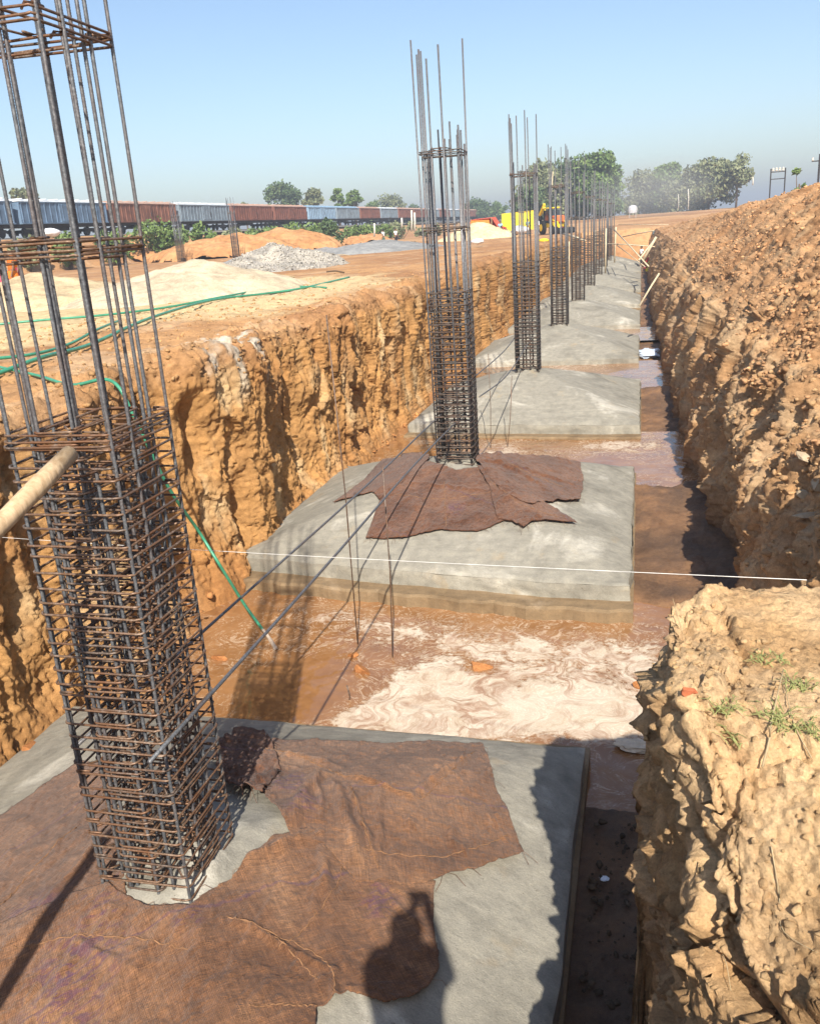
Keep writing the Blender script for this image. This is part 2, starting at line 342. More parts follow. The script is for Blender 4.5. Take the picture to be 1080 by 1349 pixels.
class MB:
    """collects shapes for ONE mesh"""
    def __init__(s): s.v = []; s.f = []
    def add(s, vs, fs):
        o = len(s.v); s.v += [tuple(map(float, v)) for v in vs]; s.f += [tuple(i + o for i in f) for f in fs]
    def box(s, c, d, rz=0.0, tilt=None, bev=0.0):
        hx, hy, hz = d[0] / 2, d[1] / 2, d[2] / 2
        R = Matrix.Rotation(rz, 3, 'Z')
        if tilt is not None: R = R @ tilt
        b = min(bev, hx * .9, hy * .9, hz * .9)
        if b <= 0:
            P = [(x, y, z) for x in (-hx, hx) for y in (-hy, hy) for z in (-hz, hz)]
            Fc = [(0, 1, 3, 2), (4, 6, 7, 5), (0, 4, 5, 1), (2, 3, 7, 6), (0, 2, 6, 4), (1, 5, 7, 3)]
            s.add([R @ Vector(p) + Vector(c) for p in P], Fc); return
        ring = lambda k, z: [R @ Vector((x, y, z)) + Vector(c) for x, y in ((-hx + k, -hy), (hx - k, -hy), (hx, -hy + k), (hx, hy - k), (hx - k, hy), (-hx + k, hy), (-hx, hy - k), (-hx, -hy + k))]
        def ins(z): return [R @ Vector((x, y, z)) + Vector(c) for x, y in ((-hx + b, -hy + b),) * 0 or ((-hx + b, -hy + b * .99), (hx - b, -hy + b * .99), (hx - b * .99, -hy + b), (hx - b * .99, hy - b), (hx - b, hy - b * .99), (-hx + b, hy - b * .99), (-hx + b * .99, hy - b), (-hx + b * .99, -hy + b))]
        V = ins(-hz) + ring(b, -hz + b) + ring(b, hz - b) + ins(hz); Fc = [tuple(range(7, -1, -1)), tuple(range(24, 32))]
        for r in range(3):
            for i in range(8): j = (i + 1) % 8; Fc.append((r * 8 + i, r * 8 + j, r * 8 + 8 + j, r * 8 + 8 + i))
        s.add(V, Fc)
    def tube(s, pts, r, n=6, closed=False, cap=True):
        P = [Vector(p) for p in pts]; m = len(P); rr = r if hasattr(r, '__len__') else [r] * m
        T = []
        for i in range(m):
            a = P[(i - 1) % m] if closed or i > 0 else P[i]; b = P[(i + 1) % m] if closed or i < m - 1 else P[i]
            T.append((b - a).normalized() if (b - a).length > 1e-9 else Vector((0, 0, 1)))
        up = Vector((0, 0, 1)) if abs(T[0].z) < .9 else Vector((1, 0, 0)); u = T[0].cross(up).normalized(); V = []
        for i in range(m):
            u = (u - T[i] * u.dot(T[i])); u = u.normalized() if u.length > 1e-6 else T[i].orthogonal().normalized(); w = T[i].cross(u)
            for k in range(n):
                a = 2 * math.pi * k / n; V.append(P[i] + (u * math.cos(a) + w * math.sin(a)) * rr[i])
        Fc = []
        for i in range(m if closed else m - 1):
            for k in range(n):
                a, b = i * n + k, i * n + (k + 1) % n; i2 = (i + 1) % m; c, d = i2 * n + (k + 1) % n, i2 * n + k; Fc.append((a, b, c, d))
        if cap and not closed: Fc += [tuple(range(n - 1, -1, -1)), tuple(range((m - 1) * n, m * n))]
        s.add(V, Fc)
    def lathe(s, c, prof, n=16, axis='Z'):
        V = []
        for r, h in prof:
            for k in range(n):
                a = 2 * math.pi * k / n; x, y = r * math.cos(a), r * math.sin(a)
                p = (x, y, h) if axis == 'Z' else ((h, x, y) if axis == 'X' else (x, h, y)); V.append(Vector(p) + Vector(c))
        Fc = [(i * n + k, i * n + (k + 1) % n, (i + 1) * n + (k + 1) % n, (i + 1) * n + k) for i in range(len(prof) - 1) for k in range(n)]
        Fc += [tuple(range(n - 1, -1, -1)), tuple(range((len(prof) - 1) * n, len(prof) * n))]
        s.add(V, Fc)
    def rock(s, c, r, rng, sub=1, sq=(1, 1, 1)):
        V, Fc = ICO[sub]; R = Matrix.Rotation(rng.random() * 6.3, 3, 'Z') @ Matrix.Rotation(rng.random() * 6.3, 3, 'X')
        o = [rng.uniform(-9, 9) for _ in range(3)]; pn = perlin(np.array(V) * 1.1 + o); cut = [Vector([rng.gauss(0, 1) for _ in range(3)]).normalized() for _ in range(7)]
        out = []
        for v, q in zip(V, pn):
            p = Vector(v) * (1 + .35 * q)
            for cpl in cut:
                d = p.dot(cpl) - .45
                if d > 0: p = p - cpl * d
            p = R @ p; out.append(Vector((p.x * r * sq[0] + c[0], p.y * r * sq[1] + c[1], p.z * r * sq[2] + c[2])))
        s.add(out, Fc)
    def build(s, name, m=None, parent=None, smooth=False, loc=None):
        me = bpy.data.meshes.new(name); me.from_pydata(s.v, [], s.f); me.update()
        return link(name, me, m, parent, smooth, loc)
def _ico():
    import bmesh
    out = {}
    for k in (1, 2, 3):
        bm = bmesh.new(); bmesh.ops.create_icosphere(bm, subdivisions=k, radius=1.0)
        bm.verts.index_update(); out[k] = ([tuple(v.co) for v in bm.verts], [tuple(v.index for v in f.verts) for f in bm.faces]); bm.free()
    return out
ICO = _ico()

def _rockprotos(n=24, sub=1):
    out = []
    for k in range(n):
        mb = MB(); mb.rock((0, 0, 0), 1.0, random.Random(k * 7 + 1), sub); out.append(np.array(mb.v))
    return out, np.array(ICO[sub][1])
ROCKP = {}
def rocks(pts, rad, seed, sq=(1, 1, .75), sub=1):
    """many small stones in one go: vertices, triangles, stone index per vertex"""
    if sub not in ROCKP: ROCKP[sub] = _rockprotos(24, sub)
    pr, Fc = ROCKP[sub]; g = np.random.default_rng(seed); n = len(pts); PV = np.array(pr)[g.integers(0, 24, n)]
    a = g.random(n) * 6.283; c, s_ = np.cos(a)[:, None], np.sin(a)[:, None]; X, Y, Z = PV[..., 0], PV[..., 1], PV[..., 2]
    st = g.uniform(.75, 1.3, (n, 3)) * np.array(sq)
    V = np.stack([(X * c - Y * s_) * st[:, :1], (X * s_ + Y * c) * st[:, 1:2], Z * st[:, 2:]], 2) * rad[:, None, None] + np.asarray(pts)[:, None, :]
    m = PV.shape[1]; return V.reshape(-1, 3), (Fc[None] + (np.arange(n) * m)[:, None, None]).reshape(-1, 3), np.repeat(np.arange(n), m)
# soil colours (linear albedo)
OCHRE, ORANGE, BROWN, TAN, CLAY, RED, WETMUD = (.44, .24, .092), (.38, .185, .068), (.29, .15, .068), (.50, .32, .165), (.54, .375, .20), (.36, .175, .075), (.165, .095, .055)

# ------------------------------------------------------------------ footing geometry (shared by sheets and columns)
FLOORZ, WATERZ = -3.44, -3.50
COLS = [(-2.85, 3.99), (-2.92, 13.83), (-2.83, 22.92), (-2.89, 33.2), (-2.87, 43.0), (-2.85, 52.4), (-2.85, 62.3), (-2.85, 71.8), (-2.85, 81.2), (-2.85, 90.0)]
FOOT = []   # cx, cy, left, right, front, back, edge z
for i, (x, y) in enumerate(COLS):
    FOOT.append([x, y, 2.95, 2.85, 3.15, 2.95, -3.12])
FOOT[0][3] = 2.41; FOOT[0][4] = 2.9; FOOT[1][6] = -3.10; FOOT[2][2] = 2.65; FOOT[1][5] = 2.6; FOOT[2][4] = 3.0; FOOT[2][6] = -3.08
TOPZ = -2.30
SKEW = {1: .36, 2: .2}
def foot_z(i, x, y):
    cx_, cy_, l, r, f, b, ez = FOOT[i]
    f = f - SKEW.get(i, 0) * np.clip((cx_ - np.asarray(x, float)) / l + .6, 0, 1.6)
    x = np.asarray(x, float) - cx_; y = np.asarray(y, float) - cy_
    u = np.where(x < 0, -x / l, x / r); v = np.where(y < 0, -y / f, y / b)
    t = np.clip((u ** 16 + v ** 16) ** (1 / 16.), 0, 1); p = .15
    s = np.clip((t - p) / (1 - p), 0, 1)
    return TOPZ + (ez - TOPZ) * (.86 * s + .14 * s * s)
def on_foot(i, px, py):
    lo, hi = -2.0, -4.2                              # first crossing of the sight line with the sloping top
    for zz in np.linspace(lo, hi, 120):
        P = Pz(px, py, zz)
        if zz <= float(foot_z(i, P[0], P[1])) : break
    return P

# ------------------------------------------------------------------ terrain
def ywarp(y0, y1, d0, grow):
    ys = [y0]; d = d0
    while ys[-1] < y1: ys.append(ys[-1] + d); d *= grow
    return np.array(ys)
def ground_z(x, y):
    x = np.asarray(x, float); y = np.asarray(y, float)
    z = 3.05 * sst(-52.5, -56.5, x)                # railway embankment
    z = z + 1.3 * sst(120, 240, y) * sst(-45, -30, x)
    return z

def piece(name, G, col, m=None, flip=False, smooth=True):
    nr, nc = G.shape[:2]
    me = quadmesh(name, G.reshape(-1, 3), gridfaces(nr, nc, flip)); setcol(me, col)
    return tag(link(name, me, m or M['soil'], smooth=name not in ('ground', 'spoil_bank', 'bank_block')), kind='structure')

def left_bank():
    ys = np.concatenate([np.linspace(-9, 2.4, 60), ywarp(2.42, 20, .0205, 1.0005), ywarp(20.05, 97.5, .05, 1.012)])
    # cross profile: wall from the bottom up, then the flat ground to the left
    cp = np.array([(-5.50, -3.95), (-5.72, -3.5), (-5.98, -2.9), (-6.02, -2.0), (-5.95, -1.0), (-5.98, -.35), (-6.12, -.06), (-6.45, 0.0)])
    L = np.concatenate([[0], np.cumsum(np.linalg.norm(np.diff(cp, axis=0), axis=1))]); s = np.linspace(0, L[-1], 200)
    wx, wz = np.interp(s, L, cp[:, 0]), np.interp(s, L, cp[:, 1])
    gx = -6.45 - np.concatenate([np.linspace(.035, 6, 110), 6 + (np.linspace(.01, 1, 80) ** 1.6) * 140])
    X = np.concatenate([wx, gx]); Z = np.concatenate([wz, np.zeros(len(gx))])
    G = np.zeros((len(ys), len(X), 3)); G[..., 0] = X[None]; G[..., 1] = ys[:, None]; G[..., 2] = Z[None]
    flat = (np.arange(len(X)) >= len(wx)); wallw = np.where(flat, sst(-7.2, -6.4, X), 1.0)
    P = G.reshape(-1, 3)
    # plan wobble of the whole wall
    wob = .42 * perlin(np.stack([ys * .33, ys * 0 + 3.1, ys * 0], 1)) + .16 * perlin(np.stack([ys * 1.1, ys * 0 + 7.7, ys * 0], 1))
    wob += .55 * np.exp(-((ys - 12.2) / 1.0) ** 2) - .35 * np.exp(-((ys - 9.9) / .5) ** 2) + .25 * np.exp(-((ys - 8.4) / .8) ** 2)
    G[..., 0] += wob[:, None] * wallw[None] * np.interp(Z, [-4, -3, -.5, 0], [.45, .6, 1, 1])[None]
    nrm = gridnormals(G)
    if nrm[100, 70, 0] < 0: nrm = -nrm
    Pv = P.copy(); Pv[:, 0] = G[..., 0].ravel()
    q = np.stack([Pv[:, 0] * .7, Pv[:, 1] * 1.25, Pv[:, 2] * .42], 1)
    d = .10 * (ridged(q, 3) - .9) + .06 * fbm(np.stack([Pv[:, 0] * 2, Pv[:, 1] * 3.2, Pv[:, 2] * 1.2], 1), 4)
    W = warp(Pv, .16, 2.0); fa, ea = facets(W * np.array([1.7, 2.1, 1.1]) + 4); fb, eb = facets(warp(Pv, .05, 6) * np.array([5, 6.5, 3.6]) + 9); fc, ec = facets(warp(Pv, .02, 14) * np.array([13, 15, 11]))
    msk = .35 + .65 * sst(-.25, .35, perlin(Pv * .8 + 3)); d += .17 * fa * msk + .065 * fb * (.4 + .6 * sst(-.2, .4, perlin(Pv * 1.6))) + .032 * fc + .014 * facets(Pv * 26 + 2)[0]
    for fy, fw, fd_, za, zb in ((7.3, .16, .30, -2.2, -.3), (8.9, .20, .34, -3.4, -.4), (10.7, .22, .40, -1.5, -.5), (11.4, .15, .22, -3.2, -1.2), (14.6, .2, .28, -2.8, -.6), (17.5, .2, .3, -3, -.5), (5.4, .2, .3, -2.6, -.6)):
        d -= fd_ * np.exp(-((Pv[:, 1] + .12 * perlin(Pv * 1.6) + .12 * (Pv[:, 2] + 2) - fy) / fw) ** 2) * sst(za - .4, za + .2, Pv[:, 2]) * sst(zb + .15, zb - .3, Pv[:, 2])
    # chisel grooves left by the digger bucket
    d += .035 * sst(-.3, .3, perlin(Pv * .9 + 20)) * ridged(np.stack([Pv[:, 0], Pv[:, 1] * 7 + .4 * Pv[:, 2], Pv[:, 2] * .6], 1), 2)
    d += .02 * fbm(Pv * 11, 4, .6)
    dw = d * np.tile(wallw * np.concatenate([.25 + .75 * sst(-3.7, -3.0, wz), np.ones(len(gx))]), len(ys))
    G = G + nrm * dw.reshape(G.shape[0], -1)[..., None]
    gm = np.tile(flat, len(ys)); PX, PY = P[:, 0], P[:, 1]
    far = sst(8, 40, np.hypot(PX, PY))
    gz = .07 * fbm(np.stack([PX * .35, PY * .35, PX * 0], 1), 4) + .035 * fbm(np.stack([PX * 1.7, PY * 1.7, PX * 0 + 4], 1), 4) + .016 * fbm(np.stack([PX * 7, PY * 7, PX * 0 + 2], 1), 3)
    # wheel ruts running along the site
    gz += -.05 * sst(.25, 0, np.abs(PX + 8.4 + .5 * np.sin(PY * .15))) - .05 * sst(.25, 0, np.abs(PX + 10.2 + .5 * np.sin(PY * .15)))
    G[..., 2] += ((gz * (1 - .4 * far)) * np.tile(np.concatenate([sst(-.6, 0, wz), np.ones(len(gx))]), len(ys)) + ground_z(PX, PY) * gm).reshape(G.shape[:2])
    # colours: real soil layers
    z = Pv[:, 2]; n = fbm(np.stack([Pv[:, 0] * .5, Pv[:, 1] * .5, z * .5], 1), 4); n2 = fbm(np.stack([Pv[:, 1] * 1.3, z * .45, Pv[:, 0]], 1), 4); n3 = fbm(np.stack([PX * .25, PY * .12, PX * 0 + 8], 1), 4)
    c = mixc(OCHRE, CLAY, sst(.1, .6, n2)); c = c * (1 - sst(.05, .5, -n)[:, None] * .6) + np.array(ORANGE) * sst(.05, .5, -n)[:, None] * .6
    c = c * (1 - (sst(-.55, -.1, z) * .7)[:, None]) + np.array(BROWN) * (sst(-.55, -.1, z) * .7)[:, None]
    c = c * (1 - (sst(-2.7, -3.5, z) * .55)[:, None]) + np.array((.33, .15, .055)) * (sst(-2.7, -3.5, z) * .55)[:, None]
    top = mixc((.36, .19, .09), (.48, .27, .125), sst(-.3, .5, n3)); top = top * (1 - sst(.1, .5, n)[:, None] * .6) + np.array((.52, .36, .22)) * sst(.1, .5, n)[:, None] * .6
    # spilt sand and cement wash on the bank
    sandm = sst(.25, -.25, np.abs((PX + 12.2) / 5.0) ** 2 + ((PY - 22.5) / 9.5) ** 2 - 1 + .5 * n); top = top * (1 - sandm[:, None]) + np.array((.60, .45, .25)) * sandm[:, None]
    wash = .75 * sst(.05, .45, fbm(np.stack([PX * 2.3, PY * 1.8, PX * 0 + 3], 1), 4) + .55 - np.hypot((PX + 6.0) / .8, (PY - 12.1) / 1.3) * .75)
    top = top * (1 - wash[:, None]) + np.array((.55, .51, .43)) * wash[:, None]
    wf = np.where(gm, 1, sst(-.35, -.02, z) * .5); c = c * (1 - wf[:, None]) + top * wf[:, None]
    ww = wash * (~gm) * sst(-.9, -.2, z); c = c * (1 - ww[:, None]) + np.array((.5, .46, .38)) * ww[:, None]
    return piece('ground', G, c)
LB = left_bank()

def trench_floor():
    ys = np.concatenate([np.linspace(-1.2, 2, 20), ywarp(2.05, 24, .05, 1.003), ywarp(24.2, 97.6, .15, 1.01)]); xs = np.concatenate([np.linspace(-6.9, -.6, 60), np.linspace(-.55, 3.2, 110)])
    Y, X = np.meshgrid(ys, xs, indexing='ij'); P = np.stack([X.ravel(), Y.ravel(), 0 * X.ravel()], 1)
    z = np.full(len(P), FLOORZ); gap = np.zeros(len(P))
    for k in range(3):
        a = FOOT[k][1] + FOOT[k][5] - .1; b = FOOT[k + 1][1] - FOOT[k + 1][4] + .1
        gap = np.maximum(gap, sst(a - .35, a + .1, P[:, 1] + .25 * perlin(P * 1.1)) * sst(b + .3, b - .15, P[:, 1] + .2 * perlin(P * 1.3 + 4)))
    z = z - .28 * gap + .05 * fbm(P * .9, 3) + .03 * fbm(P * 4, 4) + .014 * fbm(P * 14, 3)
    for ya, yb in ((14.6, 16.2), (24.2, 25.6)): z += (.16 * sst(ya - 1.5, yb - .3, P[:, 1]) * sst(yb + .5, yb, P[:, 1])) * (1 - .0 * gap)
    z += .10 * sst(.9, 2.2, P[:, 0]) + .14 * sst(-5.3, -6.0, P[:, 0])
    # trampled marks and lumps in the mud beside the footings
    f1, f2, cid = worley(P * 5.5); z += (.05 * np.clip(.35 - f1, 0, 1) * (cid > .6)) * (1 - gap)
    P[:, 2] = z
    n = fbm(P * .8, 4); c = mixc((.18, .105, .06), (.30, .165, .085), sst(-.4, .5, n)); c = c * (1 - (sst(-.2, .5, fbm(P * 2.2 + 5, 3)) * .4)[:, None]) + np.array((.13, .085, .06)) * (sst(-.2, .5, fbm(P * 2.2 + 5, 3)) * .4)[:, None]
    c = c * (1 - (sst(-4.9, -5.8, P[:, 0]) * .8)[:, None]) + np.array((.46, .22, .08)) * (sst(-4.9, -5.8, P[:, 0]) * .8)[:, None]
    m = soil_mat('wet_trench_mud', .03, 45); b = m.node_tree.nodes['Principled BSDF']; b.inputs['Roughness'].default_value = .6; b.inputs['Specular IOR Level'].default_value = .35
    return piece('trench_floor', P.reshape(len(ys), len(xs), 3), c, m)
trench_floor()

def clod_disp(P, s=1.0, amp=1.0):
    fa, ea = facets(warp(P, .18, 1.6) * 1.8 / s); fb, eb = facets(warp(P, .07, 4) * 5 / s + 5); fc, ec = facets(warp(P, .03, 9) * 12 / s + 9); fd, ed = facets(P * 27 / s + 2)
    k = sst(-.35, .35, perlin(P * .9 + 31)); k2 = sst(-.3, .4, perlin(P * 1.9 + 11))
    nf = sst(34, 10, P[:, 1]); fc = fc * (.25 + .75 * nf); fd = fd * nf
    return amp * (.15 * fa * k + .075 * fb * (.3 + .7 * k2) + .045 * fc + .022 * fd + .05 * fbm(P * 3 / s, 6, .62) + .010 * fbm(P * 30, 3, .7))

def right_bank():
    ys = np.concatenate([ywarp(3.0, 14, .022, 1.0006), ywarp(14.03, 98, .033, 1.0125)])
    st = {   # y : profile (x, z) from the trench bottom up over the spoil heap
        3.0: [(1.6, -3.9), (1.75, -2.6), (1.9, -1.4), (2.3, -.6), (3.2, 0.0), (4.4, .75), (5.6, 1.55), (6.6, 1.9), (8.5, 1.5), (14, .3)],
        8.0: [(1.25, -3.9), (1.45, -2.7), (1.62, -1.6), (2.0, -.75), (2.9, .05), (3.9, .85), (4.9, 2.0), (5.9, 2.55), (8.0, 2.2), (14, .3)],
        13.: [(1.2, -3.9), (1.35, -2.8), (1.55, -1.7), (1.95, -.8), (2.7, -.05), (3.6, .8), (4.6, 2.0), (5.7, 2.6), (8.0, 2.3), (14, .3)],
        19.: [(.95, -3.9), (1.1, -2.9), (1.3, -1.9), (1.7, -.9), (2.4, -.1), (3.3, .75), (4.4, 1.9), (5.6, 2.5), (8.0, 2.2), (14, .3)],
        28.: [(.85, -3.9), (1.0, -2.9), (1.2, -1.9), (1.6, -.9), (2.3, -.15), (3.2, .6), (4.2, 1.5), (5.4, 1.95), (7.8, 1.8), (14, .3)],
        45.: [(.55, -3.9), (.7, -2.9), (.9, -1.9), (1.3, -.9), (2.0, -.2), (3.0, .4), (4.0, 1.2), (5.2, 1.6), (7.6, 1.4), (14, .2)],
        75.: [(.55, -3.9), (.7, -2.9), (.9, -1.9), (1.2, -.9), (1.7, -.2), (2.6, .1), (3.6, .6), (4.8, .9), (7.4, .7), (14, .1)],
        98.: [(.5, -3.9), (.6, -2.9), (.8, -1.9), (1.1, -.9), (1.5, -.1), (2.4, 0.0), (3.6, .2), (4.8, .3), (7.4, .2), (14, 0.)]}
    ks = sorted(st); A = np.array([st[k] for k in ks]); NP = 385
    prof = np.zeros((len(ks), NP, 2))
    tt = np.concatenate([np.linspace(0, 7, 350), np.linspace(7.05, 9, 35)])
    for i in range(len(ks)):
        prof[i, :, 0] = np.interp(tt, np.arange(10), A[i, :, 0]); prof[i, :, 1] = np.interp(tt, np.arange(10), A[i, :, 1])
    G = np.zeros((len(ys), NP, 3)); G[..., 1] = ys[:, None]
    for j in range(NP):
        G[:, j, 0] = np.interp(ys, ks, prof[:, j, 0]); G[:, j, 2] = np.interp(ys, ks, prof[:, j, 1])
    G[..., 0] += (.16 * perlin(np.stack([ys * .5, ys * 0, ys * 0 + 2], 1)) + .10 * perlin(np.stack([ys * 1.5, ys * 0, ys * 0 + 5], 1)))[:, None]
    # far right side becomes the open field
    ext = np.array([20., 40, 90, 200]); E = np.zeros((len(ys), 4, 3)); E[..., 0] = ext; E[..., 1] = ys[:, None]; E[..., 2] = 0.0
    G = np.concatenate([G, E], 1); nrm = gridnormals(G)
    if nrm[100, 120, 2] < 0: nrm = -nrm
    P = G.reshape(-1, 3); face = sst(-.1, -.9, P[:, 2])
    d = clod_disp(P, 1.0, .95) + .15 * fbm(P * .75, 3) + .15 * face * (ridged(np.stack([P[:, 0], P[:, 1] * 1.3, P[:, 2] * .4], 1), 3) - .8) + .05 * face * ridged(np.stack([P[:, 0], P[:, 1] * 5, P[:, 2] * .8], 1), 2)
    # a slumped ledge and hollows halfway up
    d += -.30 * face * sst(.15, .55, perlin(np.stack([P[:, 1] * .55 + 3, P[:, 2] * .5, P[:, 0] * .2], 1)))
    # fresh loose spoil: small lumps
    f1, f2, cid = worley(P * 9 + 3); d += .05 * (1 - face) * np.clip(.42 - f1, 0, 1) * (cid > .45)
    d *= np.tile(np.concatenate([np.interp(tt, [0, .6, 9], [.3, 1, 1]), [.3, .1, 0, 0]]), len(ys))
    G = G + nrm * d.reshape(G.shape[:2])[..., None]
    n = fbm(P * .6, 4); n2 = fbm(P * 1.8 + 5, 4)
    c = mixc((.42, .225, .105), (.52, .305, .155), sst(-.4, .45, n)); low = face * .85
    lowc = mixc((.40, .235, .115), (.54, .36, .205), sst(-.35, .4, n2)); c = c * (1 - low[:, None]) + lowc * low[:, None]
    g = (sst(.2, .55, n2) * .5)[:, None]; c = c * (1 - g) + np.array((.53, .37, .21)) * g
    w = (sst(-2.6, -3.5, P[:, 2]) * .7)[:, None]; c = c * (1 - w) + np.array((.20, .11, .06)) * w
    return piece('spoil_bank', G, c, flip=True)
RBK = right_bank()

def near_bank():
    # the eroded block of bank at the photographer's right hand
    ys = np.concatenate([np.linspace(-7, -.4, 30), ywarp(-.35, 4.75, .0125, 1.0)])
    cp = np.array([(.30, -3.95), (.10, -3.1), (.02, -2.3), (-.02, -1.6), (.0, -1.06), (.07, -.84), (.2, -.68), (.64, -.44), (1.1, -.28), (1.8, -.20), (3.2, -.05), (6.0, .5), (9, 1.2), (14, .6)])
    L = np.concatenate([[0], np.cumsum(np.linalg.norm(np.diff(cp, axis=0), axis=1))])
    s = np.concatenate([np.linspace(0, 4.9, 330), np.linspace(4.95, L[-1], 70)])
    G = np.zeros((len(ys), len(s), 3)); G[..., 0] = np.interp(s, L, cp[:, 0]); G[..., 1] = ys[:, None]; G[..., 2] = np.interp(s, L, cp[:, 1])
    G[..., 0] += (.10 * perlin(np.stack([ys * .9, ys * 0, ys * 0 + 8], 1)) + .05 * perlin(np.stack([ys * 3, ys * 0, ys * 0 + 1], 1)) + .12)[:, None]
    # erosion: lower and rougher towards the camera, smooth dry cap at its far end
    X, Y, Z = G[..., 0], G[..., 1], G[..., 2]
    G[..., 2] -= (.34 * sst(3.1, 1.7, Y) * sst(2.4, .2, X) * sst(-2.2, -.9, Z)); 
    G[..., 2] += sst(2.2, 3.1, Y) * np.clip(-.30 - Z, 0, .6) * sst(-1.35, -.85, Z)
    nrm = gridnormals(G)
    if nrm[200, 340, 2] < 0: nrm = -nrm
    P = G.reshape(-1, 3); Yf = P[:, 1]
    rough = .13 + .95 * np.maximum(sst(3.05, 2.4, Yf), sst(.55, .15, P[:, 0])); rough *= 1 - .8 * sst(-1.2, -2.6, P[:, 2])
    q = P.copy(); q[:, 1] = P[:, 1] * .62 + P[:, 0] * .30
    fa, ea = facets(warp(q, .10, 2.4) * 2.2); fb, eb = facets(warp(q, .06, 6) * 7.5 + 3); fc, ec = facets(warp(q, .02, 15) * 20 + 8)
    crack = lambda e, w_: np.clip(e / w_, 0, 1) - 1
    k = sst(-.4, .3, perlin(P * 1.3 + 3))
    nearc = sst(.45, .05, ea)                       # crumbling along the big cracks
    d = rough * (.17 * fa * (.4 + .6 * k) + .15 * crack(ea, .09) * k + fb * (.025 + .06 * nearc) + .045 * crack(eb, .09) * (.2 + .8 * nearc) + fc * (.014 + .02 * nearc)) + .05 * fbm(P * 2.2, 4, .45) * (.4 + .6 * rough) + .013 * fbm(P * 20, 5, .8)
    d += .10 * sst(-.9, -1.6, P[:, 2]) * (ridged(np.stack([P[:, 0], P[:, 1] * 1.7, P[:, 2] * .35], 1), 3) - .9)
    G = G + nrm * d.reshape(G.shape[:2])[..., None]
    # the far end of the block breaks off
    X, Y, Z = G[..., 0], G[..., 1], G[..., 2]
    yend = 3.98 + .26 * np.clip(X, 0, 1.6) + .10 * perlin(np.stack([X.ravel() * 3, Z.ravel() * 1.5, X.ravel() * 0], 1)).reshape(X.shape) - .10 * sst(.35, 0.0, X)
    t = sst(0, .36, Y - yend); G[..., 2] = Z - t * (Z + 3.95); G[..., 2] = np.minimum(G[..., 2], Z)
    n = fbm(P * 1.1, 4); n2 = fbm(P * 4.5 + 3, 3)
    c = mixc((.55, .345, .17), (.69, .475, .265), sst(-.4, .45, n)); c = c * (1 - (sst(.15, .6, n2) * .25)[:, None]) + np.array((.40, .22, .10)) * (sst(.15, .6, n2) * .35)[:, None]
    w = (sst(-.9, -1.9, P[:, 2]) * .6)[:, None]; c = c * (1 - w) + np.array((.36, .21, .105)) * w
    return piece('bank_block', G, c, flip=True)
NBK = near_bank()

def end_bank():
    xs = np.linspace(-9, 1.2, 90); ss = np.concatenate([np.linspace(0, 1, 40)[:-1], 1 + np.linspace(0, 1, 30)])
    G = np.zeros((len(ss), len(xs), 3)); top = np.interp(xs, [-9, -3.2, -1, -.35, .4, 1.2], [-1.0, -1.0, -.45, -.12, -.14, -.2])
    G[..., 0] = xs[None]
    for k, s in enumerate(ss):
        if s <= 1: G[k, :, 1] = -.28 - .12 * s; G[k, :, 2] = -3.9 + s * (top + 3.9)
        else: G[k, :, 1] = -.42 - (s - 1) * 8; G[k, :, 2] = top
    P = G.reshape(-1, 3); P[:, 1] -= np.abs(.12 * fbm(P * 1.6, 4)); P[:, 2] += .04 * fbm(P * 3, 3) - .02
    return piece('trench_end_bank', P.reshape(G.shape), mixc((.40, .23, .11), (.5, .32, .17), sst(-.4, .4, fbm(P, 3))))
end_bank()

def far_ground():
    # trench head, and the open land to the horizon
    ys = np.concatenate([[96.0, 96.6, 97.0], ywarp(97.6, 2600, 1.0, 1.05)]); xs = np.concatenate([-np.geomspace(1500, 6.5, 90), np.linspace(-6.2, 6.2, 40), np.geomspace(6.5, 1500, 70)])
    Y, X = np.meshgrid(ys, xs, indexing='ij'); P = np.stack([X.ravel(), Y.ravel(), 0 * X.ravel()], 1)
    z = ground_z(P[:, 0], P[:, 1]) - .02 + .10 * fbm(P * .2, 3) + .05 * fbm(P * 1.1, 3)
    inx = (P[:, 0] > -6.4) & (P[:, 0] < 1.1); z = np.where((P[:, 1] < 96.1) & inx, -3.9, np.where((P[:, 1] < 96.9) & inx, -2.1 + .6 * perlin(P), z))
    z = np.where((P[:, 1] < 97.5) & ~inx, -.25, z); P[:, 2] = z
    n = fbm(P * .07, 4); c = mixc((.38, .20, .095), (.50, .30, .15), sst(-.4, .4, n)); g = (sst(235, 330, P[:, 1]) * .8)[:, None]; c = c * (1 - g) + np.array((.20, .18, .09)) * g
    return piece('land', P.reshape(len(ys), len(xs), 3), c)
far_ground()

# ------------------------------------------------------------------ water
def water(name, y0, y1, z, res, foamf, x0=-6.4, x1=1.9):
    xs = np.arange(x0, x1, res); ys = np.arange(y0, y1, res); Y, X = np.meshgrid(ys, xs, indexing='ij')
    P = np.stack([X.ravel(), Y.ravel(), np.full(X.size, z)], 1); P[:, 2] += .006 * fbm(P * 2.0, 3) + .003 * fbm(P * 7, 2)
    me = quadmesh(name, P, gridfaces(len(ys), len(xs))); setfac(me, foamf(P), 'foam')
    return tag(link(name, me, M['water'], smooth=True), kind='structure')
def pix_of(P):
    q = (P - C0) @ RB; return np.stack([CX + F * q[:, 0] / q[:, 2], CY + F * q[:, 1] / q[:, 2]], 1)
def spots(P, lst):
    f = np.zeros(len(P))
    for px, py, z, rx, ry, a in lst:
        c = Pz(px, py, z); f = f + a * np.exp(-(((P[:, 0] - c[0]) / rx) ** 2 + ((P[:, 1] - c[1]) / ry) ** 2))
    return f
